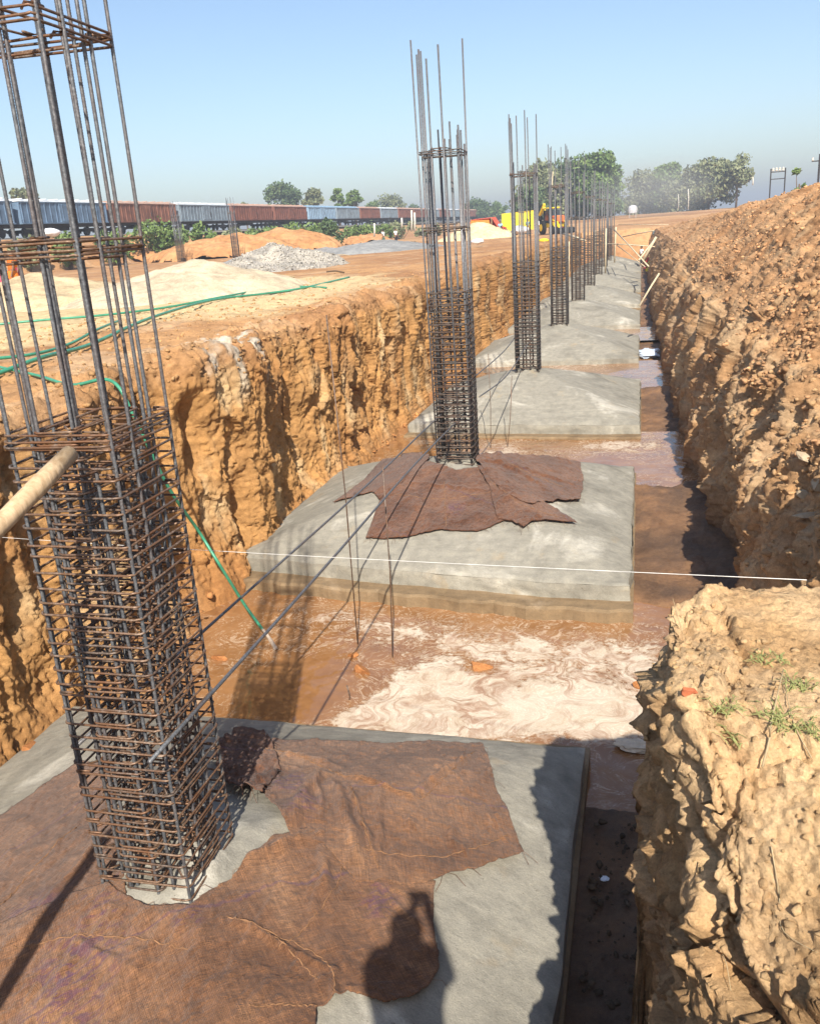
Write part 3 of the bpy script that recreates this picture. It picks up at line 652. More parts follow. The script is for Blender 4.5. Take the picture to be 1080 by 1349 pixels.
def foam1(P):
    f = spots(P, [(560, 925, WATERZ, 1.0, .75, .9), (700, 900, WATERZ, 1.3, .9, .85), (800, 930, WATERZ, .9, .6, .7), (620, 850, WATERZ, .9, .5, .45), (480, 830, WATERZ, .9, .5, .55), (560, 815, WATERZ, 1.2, .35, .3), (520, 880, WATERZ, .6, .4, .3), (820, 850, WATERZ, .6, .5, .5),
                  (385, 900, WATERZ, .8, .7, -.55), (415, 930, WATERZ, .40, .35, -.8), (490, 950, WATERZ, .5, .3, .8), (540, 955, WATERZ, .6, .3, .5), (760, 850, WATERZ, .7, .5, .4), (850, 900, WATERZ, .5, .6, .5), (430, 815, WATERZ, .6, .35, .35), (630, 880, WATERZ, .22, .16, -.6), (840, 905, WATERZ, .3, .25, -.3), (690, 955, WATERZ, 1.5, .35, .55), (500, 885, WATERZ, .35, .3, -.4), (395, 858, WATERZ, .3, .12, .5)])
    return f
water('water', 6.4, 11.4, WATERZ, .03, foam1)
def foam2(P): return spots(P, [(790, 590, -3.42, 1.1, .6, 1.0), (650, 600, -3.42, .9, .9, .9), (700, 573, -3.42, 2.5, .4, .8), (740, 590, -3.42, .6, .5, -.4), (860, 590, -3.42, .6, .8, .6), (850, 578, -3.42, .6, .4, .5), (800, 612, -3.42, .9, .35, -.4)])
water('water', 15.9, 20.4, -3.36, .05, foam2, x1=1.25)
water('water', 25.3, 30.6, -3.30, .08, lambda P: spots(P, [(720, 487, -3.36, 2.0, 1.5, .7), (830, 490, -3.36, .8, 1.5, .1)]), x1=1.2)
water('water', 36.0, 40.5, -3.34, .1, lambda P: 0 * P[:, 0] + .2, x1=1.0)

# ------------------------------------------------------------------ footings
def footing(i):
    cx_, cy_, l, r, f, b, ez = FOOT[i]; n = 150 if i < 2 else (90 if i < 4 else 50)
    t = np.linspace(-1, 1, n); tx = np.sign(t) * np.abs(t) ** .9; xs = np.where(tx < 0, tx * l, tx * r); ys = np.where(tx < 0, tx * f, tx * b)
    Y, X = np.meshgrid(ys, xs, indexing='ij'); Y = np.where(Y < 0, Y * (f - SKEW.get(i, 0) * np.clip(-X / l + .6, 0, 1.6)) / f, Y)
    P = np.stack([X.ravel() + cx_, Y.ravel() + cy_, 0 * X.ravel()], 1)
    # slightly ragged cast edges
    edge = np.maximum(np.abs(np.where(X < 0, X / l, X / r)), np.abs(tx)[:, None] * np.ones_like(X)).ravel()
    w = sst(.9, 1, edge); P[:, 0] += .035 * w * perlin(P * 1.7); P[:, 1] += .035 * w * perlin(P * 1.7 + 5)
    P[:, 2] = foot_z(i, P[:, 0], P[:, 1])
    P[:, 2] += .012 * fbm(P * 1.3, 4) + .004 * fbm(P * 7, 3) - .02 * sst(.985, 1.0, edge)
    q = np.hypot((P[:, 0] - cx_) / .42, (P[:, 1] - cy_) / .42); P[:, 2] += .06 * sst(1.0, .7, q) * (1 + .8 * fbm(P * 9, 3))
    G = P.reshape(n, n, 3); V = [P]; Q = [gridfaces(n, n)]; off = len(P)
    ring = np.concatenate([G[0, :-1], G[:-1, -1], G[-1, :0:-1], G[:0:-1, 0]]); m = len(ring); idx0 = None
    nl = 9
    side = []
    for k in range(nl):
        z0 = k / (nl - 1); R_ = ring.copy(); R_[:, 2] = ring[:, 2] - z0 * .30 - .0
        out = .012 * sst(0, .2, z0) + .02 * sst(.75, 1, z0); c = np.array([cx_, cy_]); dirv = np.sign(R_[:, :2] - c) * (np.abs(R_[:, :2] - c) > np.array([l, f]) * .97 * .9)
        R_[:, :2] += dirv * out + (.022 * fbm(R_ * np.array([2, 2, 5]), 3))[:, None] * dirv
        side.append(R_)
    S = np.concatenate(side); V.append(S)
    a = np.arange(m); b_ = (a + 1) % m
    for k in range(nl - 1): Q.append(np.stack([a + k * m + off, a + (k + 1) * m + off, b_ + (k + 1) * m + off, b_ + k * m + off], 1))
    V = np.concatenate(V); O = np.array([cx_, cy_, ez])
    me = quadmesh('concrete_footing', V - O, np.concatenate(Q)); o = link('concrete_footing', me, M['concrete'], smooth=True, loc=tuple(O))
    # lean concrete blinding that shows as a ledge round the base
    mb = MB(); zt = ez - .225; h = .5
    k = SKEW.get(i, 0); fl, fr = -f + 1.6 * k - .33, -f - .33; xs_ = np.linspace(-l - .05, r + .04, 40); V_ = []
    for x_ in xs_:
        yf = -f + k * min(max(-x_ / l + .6, 0), 1.6) - .33 + .03 * math.sin(x_ * 7) + .02 * math.sin(x_ * 19)
        V_ += [(x_, yf - .02, zt - h - ez), (x_, yf, zt - ez - .03), (x_, yf + .04, zt - ez), (x_, b + .33, zt - ez), (x_, b + .34, zt - h - ez)]
    mb.add(V_, [(5 * q + j, 5 * q + j + 5, 5 * q + j + 6, 5 * q + j + 1) for q in range(39) for j in range(4)] + [(4, 3, 2, 1, 0), (195, 196, 197, 198, 199)])
    bl = mb.build('blinding_slab', M['wetconcrete'], o)
    return o
FLAB = ['grey concrete footing in the foreground under the large burlap sheets', 'grey concrete footing with burlap skirt behind the foamy muddy pool', 'bare pyramid-topped concrete footing just beyond the narrow puddle', 'bare concrete footing with pale streaks, two beyond the burlap-skirted one']
ORD = ['first', 'second', 'third', 'fourth', 'fifth', 'sixth', 'seventh', 'eighth', 'ninth', 'tenth']
for i in range(len(FOOT)):
    o = footing(i); tag(o, FLAB[i] if i < 4 else 'grey concrete footing far down the trench, %s in the row from the foreground' % ORD[i], 'footing', 'concrete footings along the trench')

# ------------------------------------------------------------------ rebar columns
S_ = .62
def bar_mesh(L, r, ribbed, n=7):
    mb = MB()
    if ribbed:
        k = int(L / .0062); pts = [(0, 0, L * i / k) for i in range(k + 1)]; rr = [r * (1.12 if i % 2 else .93) for i in range(k + 1)]
        V = []; a = np.linspace(0, 2 * np.pi, n, endpoint=False)
        z = np.linspace(0, L, k + 1); R_ = np.array(rr)
        X = R_[:, None] * np.cos(a)[None]; Yv = R_[:, None] * np.sin(a)[None]; Zv = z[:, None] + .0035 * np.sin(a)[None]
        V = np.stack([X, Yv, Zv], 2).reshape(-1, 3); i, j = np.meshgrid(np.arange(k), np.arange(n), indexing='ij'); A = (i * n + j).ravel(); B = (i * n + (j + 1) % n).ravel()
        me = quadmesh('vertical_bar', V, np.stack([A, B, B + n, A + n], 1))
    else:
        mb.tube([(0, 0, 0), (0, 0, L * .5), (0, 0, L)], r, 6); me = bpy.data.meshes.new('vertical_bar'); me.from_pydata(mb.v, [], mb.f); me.update()
    me.materials.append(M['bar']); me.polygons.foreach_set('use_smooth', np.ones(len(me.polygons), bool)); return me
def tie_mesh(name, hx, hy, r, m, hook=True, rng=random, n=6, ext=0.0):
    rc = .035; pts = []
    for cx_, cy_, a0 in ((hx - rc, hy - rc, 0), (-hx + rc, hy - rc, 90), (-hx + rc, -hy + rc, 180), (hx - rc, -hy + rc, 270)):
        for t in (0, 30, 60, 90):
            a = math.radians(a0 + t); pts.append((cx_ + rc * math.cos(a), cy_ + rc * math.sin(a), rng.uniform(-.003, .003)))
    mb = MB(); mb.tube(pts, r, n, closed=True)
    if hook:
        mb.tube([(hx - .01, -hy + .10, .012), (hx - .004, -hy + .02, .012), (hx - .03, -hy + .0, .012), (hx - .11, -hy + .085, .012)], r, n)
    me = bpy.data.meshes.new(name); me.from_pydata(mb.v, [], mb.f); me.materials.append(m); me.update(); me.polygons.foreach_set('use_smooth', np.ones(len(me.polygons), bool)); return me
def rebar_column(loc, label, seed, near, rings, lens, nst=29, cage=2.78):
    rng = random.Random(seed); root = empty('rebar_cage', loc, label, 'rebar cage', 'rebar cages along the trench')
    r = .0098 if near else .0145
    bm = bar_mesh(6.5, r, near); g = S_ / 2 - .018
    pos = [(-g + 2 * g * i / 3, s * g) for i in range(4) for s in (-1, 1)] + [(s * g, -g + 2 * g * i / 3) for i in (1, 2) for s in (-1, 1)]
    for k, (x, y) in enumerate(pos):
        o = link('vertical_bar', bm, None, root, loc=(x + rng.uniform(-.006, .006), y + rng.uniform(-.006, .006), -.02))
        o.rotation_euler = (rng.uniform(-.006, .006), rng.uniform(-.006, .006), rng.random() * 6); o.scale = (1, 1, lens[k % len(lens)] / 6.5)
        if near:                                     # extra starter bars that end inside the cage
            o = link('vertical_bar', bm, None, root, loc=(x * rng.uniform(.55, .92), y * rng.uniform(.55, .92), -.02)); o.rotation_euler = (rng.uniform(-.012, .012), rng.uniform(-.012, .012), rng.random() * 6); o.scale = (1, 1, rng.uniform(.39, .425))
        if rng.random() < (.62 if near else .85):                       # lapped bar tied alongside
            o = link('vertical_bar', bm, None, root, loc=(x * .93 + rng.uniform(-.012, .012), y * .93 + rng.uniform(-.012, .012), -.02))
            o.rotation_euler = (rng.uniform(-.008, .008), rng.uniform(-.008, .008), rng.random() * 6); o.scale = (1, 1, rng.uniform(.745, .80) if not near else rng.uniform(.78, .98))
    mats = [M['tie'], M['tie2']] if near else [M['fartie'], M['fartie']]
    rt = .0068 if near else .0085; n = 6 if near else 5
    outer = [tie_mesh('stirrup', S_ / 2, S_ / 2, rt, mats[j % 2], True, rng, n) for j in range(3)]
    ia = [tie_mesh('inner_tie', S_ / 6 + .02, S_ / 2 - .004, rt, mats[j % 2], near, rng, n) for j in range(2)]; ib = [tie_mesh('inner_tie', S_ / 2 - .004, S_ / 6 + .02, rt, mats[(j + 1) % 2], near, rng, n) for j in range(2)]
    def tie(name, ms, z, amp=1.0):
        o = link(name, rng.choice(ms), None, root, loc=(rng.uniform(-.005, .005) * amp, rng.uniform(-.005, .005) * amp, z)); q = rng.randrange(4) if name == 'stirrup' else rng.choice((0, 2))
        o.rotation_euler = (rng.uniform(-.014, .014) * amp, rng.uniform(-.014, .014) * amp, q * math.pi / 2 + rng.uniform(-.012, .012) * amp); return o
    for k in range(nst):
        z = .03 + (cage - .03) * k / (nst - 1) + rng.uniform(-.014, .014)
        tie('stirrup', outer, z); tie('inner_tie', ia, z + .016 + rng.uniform(0, .02)); tie('inner_tie', ib, z - .016 - rng.uniform(0, .02))
    for z in rings:
        for dz in ((0, .03) if not near else (0, .022, .055)): tie('stirrup', outer, z + dz, 1.6)
        tie('inner_tie', ia, z + .07); tie('inner_tie', ib, z - .03)
    return root
def copy_tree(o, parent=None):
    c = o.copy(); COL.objects.link(c)
    if parent is not None: c.parent = parent; c.matrix_parent_inverse = o.matrix_parent_inverse
    for ch in o.children: copy_tree(ch, c)
    return c
c1 = rebar_column((COLS[0][0], COLS[0][1], TOPZ), 'nearest rebar column, tall dense rusty stirrup cage at the left edge of the foreground', 11, True, (2.83, 3.75, 4.72), [6.5], 34, 2.80)
c2 = rebar_column((COLS[1][0], COLS[1][1], TOPZ), 'rebar column rising out of the burlap skirt behind the foamy pool', 5, False, (3.72, 4.80), [6.35, 6.3, 6.1, 5.2, 6.25, 5.3, 5.05, 6.4, 6.2, 5.2, 6.3, 4.95])
c3 = rebar_column((COLS[2][0], COLS[2][1], TOPZ), 'rebar column on the bare footing just beyond the second puddle', 8, False, (4.85,), [6.25, 6.1, 6.2, 5.0, 6.3, 6.2, 5.1, 6.25, 6.1, 5.0, 6.2, 4.9])
CL = {3: 'fourth rebar column from the foreground, with spread bar tops before the excavator', 4: 'fifth rebar column from the foreground, closely lining up behind the fourth one'}
for i in range(3, len(COLS)):
    o = copy_tree(c3 if i % 2 else c2); o.location = (COLS[i][0], COLS[i][1], TOPZ + (0, .05, -.04)[i % 3]); o.rotation_euler = (0, 0, math.pi / 2 * (i % 4))
    o['label'] = CL.get(i, 'distant rebar column beside the far footings, %s in the row from the foreground' % ORD[i])
# two cages standing far left in front of the train
for k, (px, py) in enumerate(((240, 345), (312, 340), (608 - 4, 305))[:2]):
    P = Pz(px, py, 0.0); o = copy_tree(c3); o.location = (P[0], P[1], -.8); o.rotation_euler = (0, 0, .3 * k)
    o['label'] = ('slender rebar cage far left between gravel heap and grey-blue boxcar', 'slender rebar cage far away behind the gravel heap, before brown boxcars')[k]; o['group'] = 'rebar cages of the parallel trench'

# ------------------------------------------------------------------ burlap sheets
def resample(pts, n):
    P = np.array(pts, float); L = np.concatenate([[0], np.cumsum(np.linalg.norm(np.diff(P, axis=0), axis=1))]); s = np.linspace(0, L[-1], n)
    return np.stack([np.interp(s, L, P[:, k]) for k in range(P.shape[1])], 1)
def sheet(i, top, right, bottom, left, m, label, lift=.018, wrinkle=.022, seed=0, nu=150, nv=110, folds=(), crumple=0.0):
    """a cloth lying on footing i; its outline in photo pixels is dropped on to the concrete: top and bottom run left to right, left and right run top to bottom"""
    def drop(l): return np.array([on_foot(i, *p)[:2] for p in l])
    T, B, Lf, Rt = resample(drop(top), nu), resample(drop(bottom), nu), resample(drop(left), nv), resample(drop(right), nv)
    for E_, n_ in ((T, nu), (B, nu), (Lf, nv), (Rt, nv)):      # slightly ragged hems
        q = np.stack([E_[:, 0], E_[:, 1], np.full(n_, seed)], 1); w = np.sin(np.linspace(0, np.pi, n_)) ** .5
        E_[:, 0] += (.025 * fbm(q * 3, 3) + .006 * fbm(q * 22, 2)) * w; E_[:, 1] += (.025 * fbm(q * 3 + 9, 3) + .006 * fbm(q * 22 + 9, 2)) * w
    u = np.linspace(0, 1, nu)[None, :, None]; v = np.linspace(0, 1, nv)[:, None, None]
    S = (1 - v) * T[None] + v * B[None] + (1 - u) * Lf[:, None] + u * Rt[:, None] - ((1 - u) * (1 - v) * T[0] + u * (1 - v) * T[-1] + (1 - u) * v * B[0] + u * v * B[-1])
    XY = S.reshape(-1, 2); z = foot_z(i, XY[:, 0], XY[:, 1]); q = np.stack([XY[:, 0], XY[:, 1], np.full(len(XY), seed)], 1)
    w = 1.3 * wrinkle * (np.abs(perlin(q * 2.1 + perlin(q)[:, None])) * 1.1 + 1.3 * np.maximum(0, ridged(q * np.array([2.6, 1.2, 1]), 2) - 1.0) + .8 * np.maximum(0, ridged(q * 5.5 + perlin(q * 3)[:, None] * .6, 3) - 1.1) + .5 * np.maximum(0, ridged(q * np.array([3.0, 9.0, 1]), 2) - 1.15) + .2 * fbm(q * 9, 3) + .3)
    if crumple: w += crumple * np.maximum(0, ridged(q * 6, 3) - .55)
    for a, b, wd_, h in folds:                       # raised creases, given in pixels
        A_, B_ = on_foot(i, *a)[:2], on_foot(i, *b)[:2]; d = B_ - A_; t = np.clip(((XY - A_) @ d) / (d @ d), 0, 1); dist = np.linalg.norm(XY - A_ - t[:, None] * d + .03 * perlin(q * 5)[:, None], axis=1)
        w += h * np.exp(-(dist / wd_) ** 2) * (np.sin(np.pi * np.clip(t, .04, .96)) ** .4)
    z = z + lift + w + .02 * fbm(q * 1.3, 2) * 0
    P = np.stack([XY[:, 0], XY[:, 1], z], 1); O = P.mean(0); me = quadmesh('burlap_sheet', P - O, gridfaces(nv, nu, True)); ik = np.zeros(len(P))
    for px, py, rr_ in INK.get(seed, ()):
        c_ = on_foot(i, px, py); ik = np.maximum(ik, np.exp(-(np.hypot(XY[:, 0] - c_[0], (XY[:, 1] - c_[1]) * .8) / rr_) ** 4))
    setfac(me, ik, 'ink')
    uvl = me.uv_layers.new(name='UVMap'); vi = np.zeros(len(me.loops), np.int32); me.loops.foreach_get('vertex_index', vi); ang = .4 * seed
    uv = np.stack([P[:, 0] * math.cos(ang) - P[:, 1] * math.sin(ang), P[:, 0] * math.sin(ang) + P[:, 1] * math.cos(ang)], 1); uvl.data.foreach_set('uv', uv[vi].astype(np.float32).ravel())
    o = link('burlap_sheet', me, M[m], smooth=True, loc=tuple(O)); md = o.modifiers.new('thickness', 'SOLIDIFY'); md.thickness = .007; md.offset = 1
    # frayed jute threads sticking out along the hems
    rng = random.Random(seed); mb = MB(); hem = [P[k] for k in range(0, nu)] + [P[(nv - 1) * nu + k] for k in range(nu)] + [P[k * nu + nu - 1] for k in range(nv)]
    for k in range(46):
        p = Vector(rng.choice(hem)); a = rng.random() * 6.28; l = rng.uniform(.03, .13); q_ = p + Vector((math.cos(a) * l, math.sin(a) * l, 0)); q_.z = float(foot_z(i, q_.x, q_.y)) + rng.uniform(.004, .02)
        mid = (p + q_) / 2 + Vector((rng.uniform(-.02, .02), rng.uniform(-.02, .02), .02)); mb.tube([p, mid, q_], .0016, 4)
    mb.v = [tuple(Vector(v_) - Vector(O)) for v_ in mb.v]; fr = mb.build('frayed_threads', M[m], o); fr['kind'] = 'stuff'
    for line in SEAM.get(seed, ()):                  # sewn seams and pulled selvedges
        pts = smooth_path(np.array([on_foot(i, *p) for p in line]), 40); tr = BVHTree.FromPolygons([Vector(p) for p in P], [tuple(f) for f in gridfaces(nv, nu, True)]); mb = MB(); L_ = []
        for k, p in enumerate(pts):
            h = tr.ray_cast(Vector((p[0], p[1], 2)), Vector((0, 0, -1)))[0]
            if h is not None: L_.append((h.x + .006 * math.sin(k * 2.1), h.y + .006 * math.cos(k * 1.7), h.z + .009))
        if len(L_) > 3:
            mb.tube([tuple(Vector(q_) - Vector(O)) for q_ in L_], [.0038 + .002 * math.sin(k * 1.9) for k in range(len(L_))], 5); mb.build('seam', M['jute'], o, True)
    tag(o, label, 'burlap sheet', 'burlap sheets curing the concrete'); return o
from mathutils.bvhtree import BVHTree
def smooth_path(pts, n=60):
    P = np.array(pts, float); t = np.linspace(0, len(P) - 1, n); out = []
    for s in t:
        i = min(int(s), len(P) - 2); f = s - i; p0, p1, p2, p3 = P[max(i - 1, 0)], P[i], P[i + 1], P[min(i + 2, len(P) - 1)]
        out.append(tuple(.5 * ((2 * p1) + (-p0 + p2) * f + (2 * p0 - 5 * p1 + 4 * p2 - p3) * f * f + (-p0 + 3 * p1 - 3 * p2 + p3) * f ** 3)))
    return out
M['jute'] = plain('jute_yarn', (.24, .13, .068), .95, .1, .3, 30, .001)
INK = {1: [(40, 1210, .16)], 2: [(105, 1290, .26), (140, 1205, .10), (85, 1350, .25), (250, 1220, .08), (500, 1195, .12)], 3: [(385, 1040, .17), (400, 1070, .12)], 5: [(600, 675, .14)]}
SEAM = {1: [[(0, 1205), (50, 1150), (104, 1096)], [(30, 1330), (90, 1225)]], 2: [[(300, 1219), (402, 1261), (439, 1293), (441, 1344)], [(448, 1110), (449, 1168), (411, 1224), (370, 1262)], [(305, 1223), (360, 1247), (420, 1300)], [(20, 1260), (140, 1245), (250, 1262)], [(330, 1340), (420, 1335)]],
        3: [[(448, 1034), (541, 1064), (580, 1040), (626, 1003)], [(462, 1048), (480, 1100), (499, 1158)], [(350, 1000), (420, 1018), (448, 1034)], [(470, 1135), (580, 1140), (672, 1112)]], 5: [[(520, 655), (580, 662), (650, 652)], [(585, 640), (588, 700)]], 6: [[(650, 612), (700, 632), (742, 648)]], 7: [[(645, 640), (690, 672), (735, 688)]]}
sheet(0, [(-160, 1120), (-60, 1105), (0, 1083), (60, 1038), (108, 1010), (150, 1012)], [(150, 1012), (150, 1090), (165, 1150), (170, 1205)], [(-160, 1560), (0, 1420), (100, 1290), (170, 1205)], [(-160, 1120), (-160, 1340), (-160, 1560)],
      'burlap', 'brown burlap sheet at the frame edge beside the shadow of the wooden prop', .014, seed=1, folds=[((0, 1150), (110, 1100), .05, .03), ((20, 1250), (130, 1120), .03, .03)])
sheet(0, [(-190, 1330), (-60, 1250), (60, 1200), (140, 1176), (200, 1203), (255, 1205), (300, 1168), (365, 1106), (430, 1096), (500, 1130), (574, 1166)], [(574, 1166), (570, 1230), (574, 1285), (550, 1318), (510, 1330), (470, 1310), (420, 1340), (400, 1460)], [(-190, 1700), (100, 1640), (400, 1460)], [(-190, 1330), (-190, 1500), (-190, 1700)],
      'burlap', 'largest burlap sheet with violet stencil marks below the foremost rebar cage', .022, seed=2, nu=230, nv=170, folds=[((309, 1150), (440, 1105), .035, .06), ((448, 1110), (411, 1224), .025, .035), ((300, 1219), (439, 1293), .022, .035), ((439, 1293), (441, 1345), .022, .035), ((150, 1215), (60, 1330), .02, .02), ((500, 1180), (560, 1240), .02, .02), ((60, 1240), (200, 1300), .03, .02), ((420, 1100), (440, 1220), .03, .03)])
sheet(0, [(300, 988), (345, 982), (420, 984), (500, 986), (570, 986), (636, 989)], [(636, 989), (652, 1040), (670, 1090), (690, 1134)], [(385, 1112), (430, 1128), (470, 1172), (520, 1178), (580, 1166), (640, 1150), (690, 1134)], [(300, 988), (325, 1020), (360, 1065), (385, 1112)],
      'burlap', 'burlap sheet with a square loose corner reaching over bare concrete by the pool', .040, .026, seed=3, nu=190, nv=120, folds=[((448, 1034), (541, 1064), .022, .05), ((541, 1064), (626, 1003), .022, .045), ((455, 1040), (499, 1157), .016, .03), ((420, 1030), (425, 1090), .016, .03), ((440, 1040), (480, 1160), .04, .05), ((345, 1000), (450, 1020), .05, .04), ((430, 1025), (385, 1095), .05, .05)])
sheet(0, [(285, 1000), (310, 978), (350, 976)], [(350, 976), (362, 1000), (372, 1030)], [(292, 1040), (320, 1052), (345, 1062), (372, 1030)], [(285, 1000), (288, 1020), (292, 1040)],
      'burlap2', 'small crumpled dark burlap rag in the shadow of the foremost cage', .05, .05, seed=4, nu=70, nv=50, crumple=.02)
sheet(1, [(548, 606), (565, 612), (600, 622), (630, 619)], [(630, 619), (652, 660), (668, 688)], [(482, 712), (530, 714), (580, 703), (630, 706), (668, 690)], [(548, 606), (520, 640), (500, 665), (482, 712)],
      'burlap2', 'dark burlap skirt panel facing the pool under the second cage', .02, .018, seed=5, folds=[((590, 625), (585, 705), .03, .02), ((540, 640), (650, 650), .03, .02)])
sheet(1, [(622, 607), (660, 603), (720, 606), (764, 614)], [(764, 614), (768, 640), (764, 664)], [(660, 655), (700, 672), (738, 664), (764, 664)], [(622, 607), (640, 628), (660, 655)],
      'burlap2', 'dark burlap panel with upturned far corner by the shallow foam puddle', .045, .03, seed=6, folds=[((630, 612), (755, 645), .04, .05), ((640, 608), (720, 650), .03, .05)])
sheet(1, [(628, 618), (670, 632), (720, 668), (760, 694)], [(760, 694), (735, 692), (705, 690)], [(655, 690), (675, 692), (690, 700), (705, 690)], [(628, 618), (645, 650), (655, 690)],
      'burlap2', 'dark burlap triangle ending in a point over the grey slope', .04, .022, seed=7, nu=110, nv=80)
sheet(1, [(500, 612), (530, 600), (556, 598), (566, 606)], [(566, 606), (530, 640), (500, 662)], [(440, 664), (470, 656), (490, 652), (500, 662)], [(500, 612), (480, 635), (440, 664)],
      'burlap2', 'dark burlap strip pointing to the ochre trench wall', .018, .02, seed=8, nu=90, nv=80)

# ------------------------------------------------------------------ loose steel rods, string, prop, hoses
def rod(name, pts, r, m, label, cat, group=None, n=6):
    O = Vector(pts[0]); mb = MB(); mb.tube([Vector(p) - O for p in pts], r, n); o = mb.build(name, M[m], None, True, tuple(O)); return tag(o, label, cat, group)
H_ = 3.75 / 2.6
def mkrod(x, y0, y1, z, sag, k, lab, dx=0, dz=0):
    pts = [(x + dx * t + .02 * math.sin(5 * t + k), y0 + (y1 - y0) * t, z + dz * t - sag * math.sin(math.pi * t) + .012 * math.sin(9 * t + k)) for t in np.linspace(0, 1, 22)]
    rod('steel_rod', pts, .0125, 'bar', lab, 'steel rod', 'long rods tied between the cages')
zr = -1.87 * H_ + CAMZ
mkrod(-3.43, 4.05, 15.2, -1.53, .0, 0, 'long horizontal steel rod tied to the two front cages, on their ochre wall side', .29)
mkrod(-2.50, 3.45, 14.6, -1.15, .0, 2, 'long horizontal steel rod tied to the two front cages, on their mud strip side', -.42, -.46)
mkrod(-3.2, 15.3, 24.2, zr - .1, .16, 4, 'horizontal steel rod behind the second cage, the higher of its pair')
mkrod(-2.75, 15.0, 23.4, zr - .2, .2, 1, 'horizontal steel rod behind the second cage, the lower of its pair')
for b, t, z, lab in (((472, 858), (430, 415), WATERZ - .2, 'tallest upright thin rod standing in the foamy pool beside an orange clod'), ((517, 876), (504, 612), WATERZ - .2, 'shorter upright thin rod standing in the foamy pool'),
                     ((646, 598), (643, 466), -3.6, 'thin upright rod in the narrow puddle closest to the second cage'), ((667, 597), (674, 495), -3.6, 'thin upright rod in the narrow puddle before the third cage'),
                     ((458, 922), (457, 903), WATERZ - .1, 'short dark stub of rod poking out of the brown pool')):
    B = Pz(*b, z + .1); T = Py(*t, B[1]); B[2] = z; mid = (B + T) / 2 + np.array([.025, .0, 0])
    rod('marker_rod', [tuple(B), tuple(mid), tuple(T)], .008 if z < -3.5 or True else .01, 'tie2', lab, 'steel rod', 'thin marker rods')
def sagline(a, b, sag, n=24): return [tuple(np.array(a) * (1 - t) + np.array(b) * t - np.array([0, 0, sag * 4 * t * (1 - t)])) for t in np.linspace(0, 1, n)]
rod('string_line', sagline(Px(-30, 705.5, -5.9), Pz(1062, 764, -.16), .02), .0019, 'string', 'taut white string stretched across the trench before the second footing', 'string', None, 5)
rod('string_line', sagline(Px(560, 576, -6.0), Px(893, 573, 1.35), .02), .004, 'string', 'faint white string across the trench over the narrow puddle', 'string', None, 5)
# timber prop leaning on the foremost cage
tip, low = np.array([-2.65, 3.52, .535]), np.array([-2.72, -.7, -.85])
pp = [tip * (1 - t) + low * t + np.array([.03 * math.sin(3 * t), 0, .02 * math.sin(4 * t)]) for t in np.linspace(0, 1, 16)]
O = Vector(pp[-1]); mb = MB(); mb.tube([tuple(p - np.array(O)) for p in pp], [.042 + .004 * math.sin(i * 1.7) + .008 * i / 15 for i in range(16)], 14)
# rounded sawn end
tag(mb.build('wooden_prop', M['wood'], None, True, tuple(O)), 'peeled round wooden prop leaning on top of the foremost rebar cage', 'wooden prop')

def gsurf(x, y): return float(ground_z(x, y)) + .03 + .07 * float(fbm(np.array([[x * .35, y * .35, 0]]), 4)[0]) + .035 * float(fbm(np.array([[x * 1.7, y * 1.7, 4.]]), 4)[0])
def hose(ground_px, label, r=.022, tail=()):
    pts = []
    for p in ground_px:
        q = Pz(*p, 0.03); pts.append((q[0], q[1], gsurf(q[0], q[1]) + r))
    return rod('garden_hose', smooth_path(pts + list(tail), 90), r, 'hose', label, 'hose', 'green hoses', 8)
hose([(-40, 478), (0, 488), (50, 496), (95, 508)], 'green hose hanging over the trench wall and pouring water into the pool', .020,
     [(-5.55, 8.3, .10), (-5.3, 8.25, -.35), (-5.25, 8.6, -1.2), tuple(Px(262, 700, -5.3)), tuple(Px(290, 745, -5.05)), tuple(Pz(322, 796, -3.05)), tuple(Pz(346, 829, -3.30))])
hose([(-40, 505), (0, 496), (60, 478), (120, 455), (200, 425), (280, 398), (350, 386), (400, 379), (460, 366)], 'green hose snaking across the bank past the pale sand, the thicker line', .03)
hose([(-30, 432), (60, 424), (140, 416), (220, 405), (300, 392), (370, 378), (430, 378)], 'green hose lying along the foot of the pale sand heap', .026)
hose([(-30, 482), (40, 470), (90, 455), (130, 440), (160, 425)], 'short stretch of green hose crossing behind the foremost cage', .024)
# jet of water from the hose mouth
a = Pz(346, 829, -3.30); b = Pz(364, 856, WATERZ); wj = MB(); O = Vector(a)
wj.tube([tuple(np.array(p) - a) for p in smooth_path([a, a * .55 + b * .45 + [0, 0, .02], b], 12)], [.017 + .002 * math.sin(k * 2) + .0012 * k for k in range(12)], 8)
mj, ns, ln, bs = mat('water_jet', (.62, .52, .42), .15, .5); bs.inputs['Transmission Weight'].default_value = .5
tag(wj.build('water_jet', mj, None, True, tuple(O)), 'stream of water falling from the green hose into the brown pool', 'water jet')

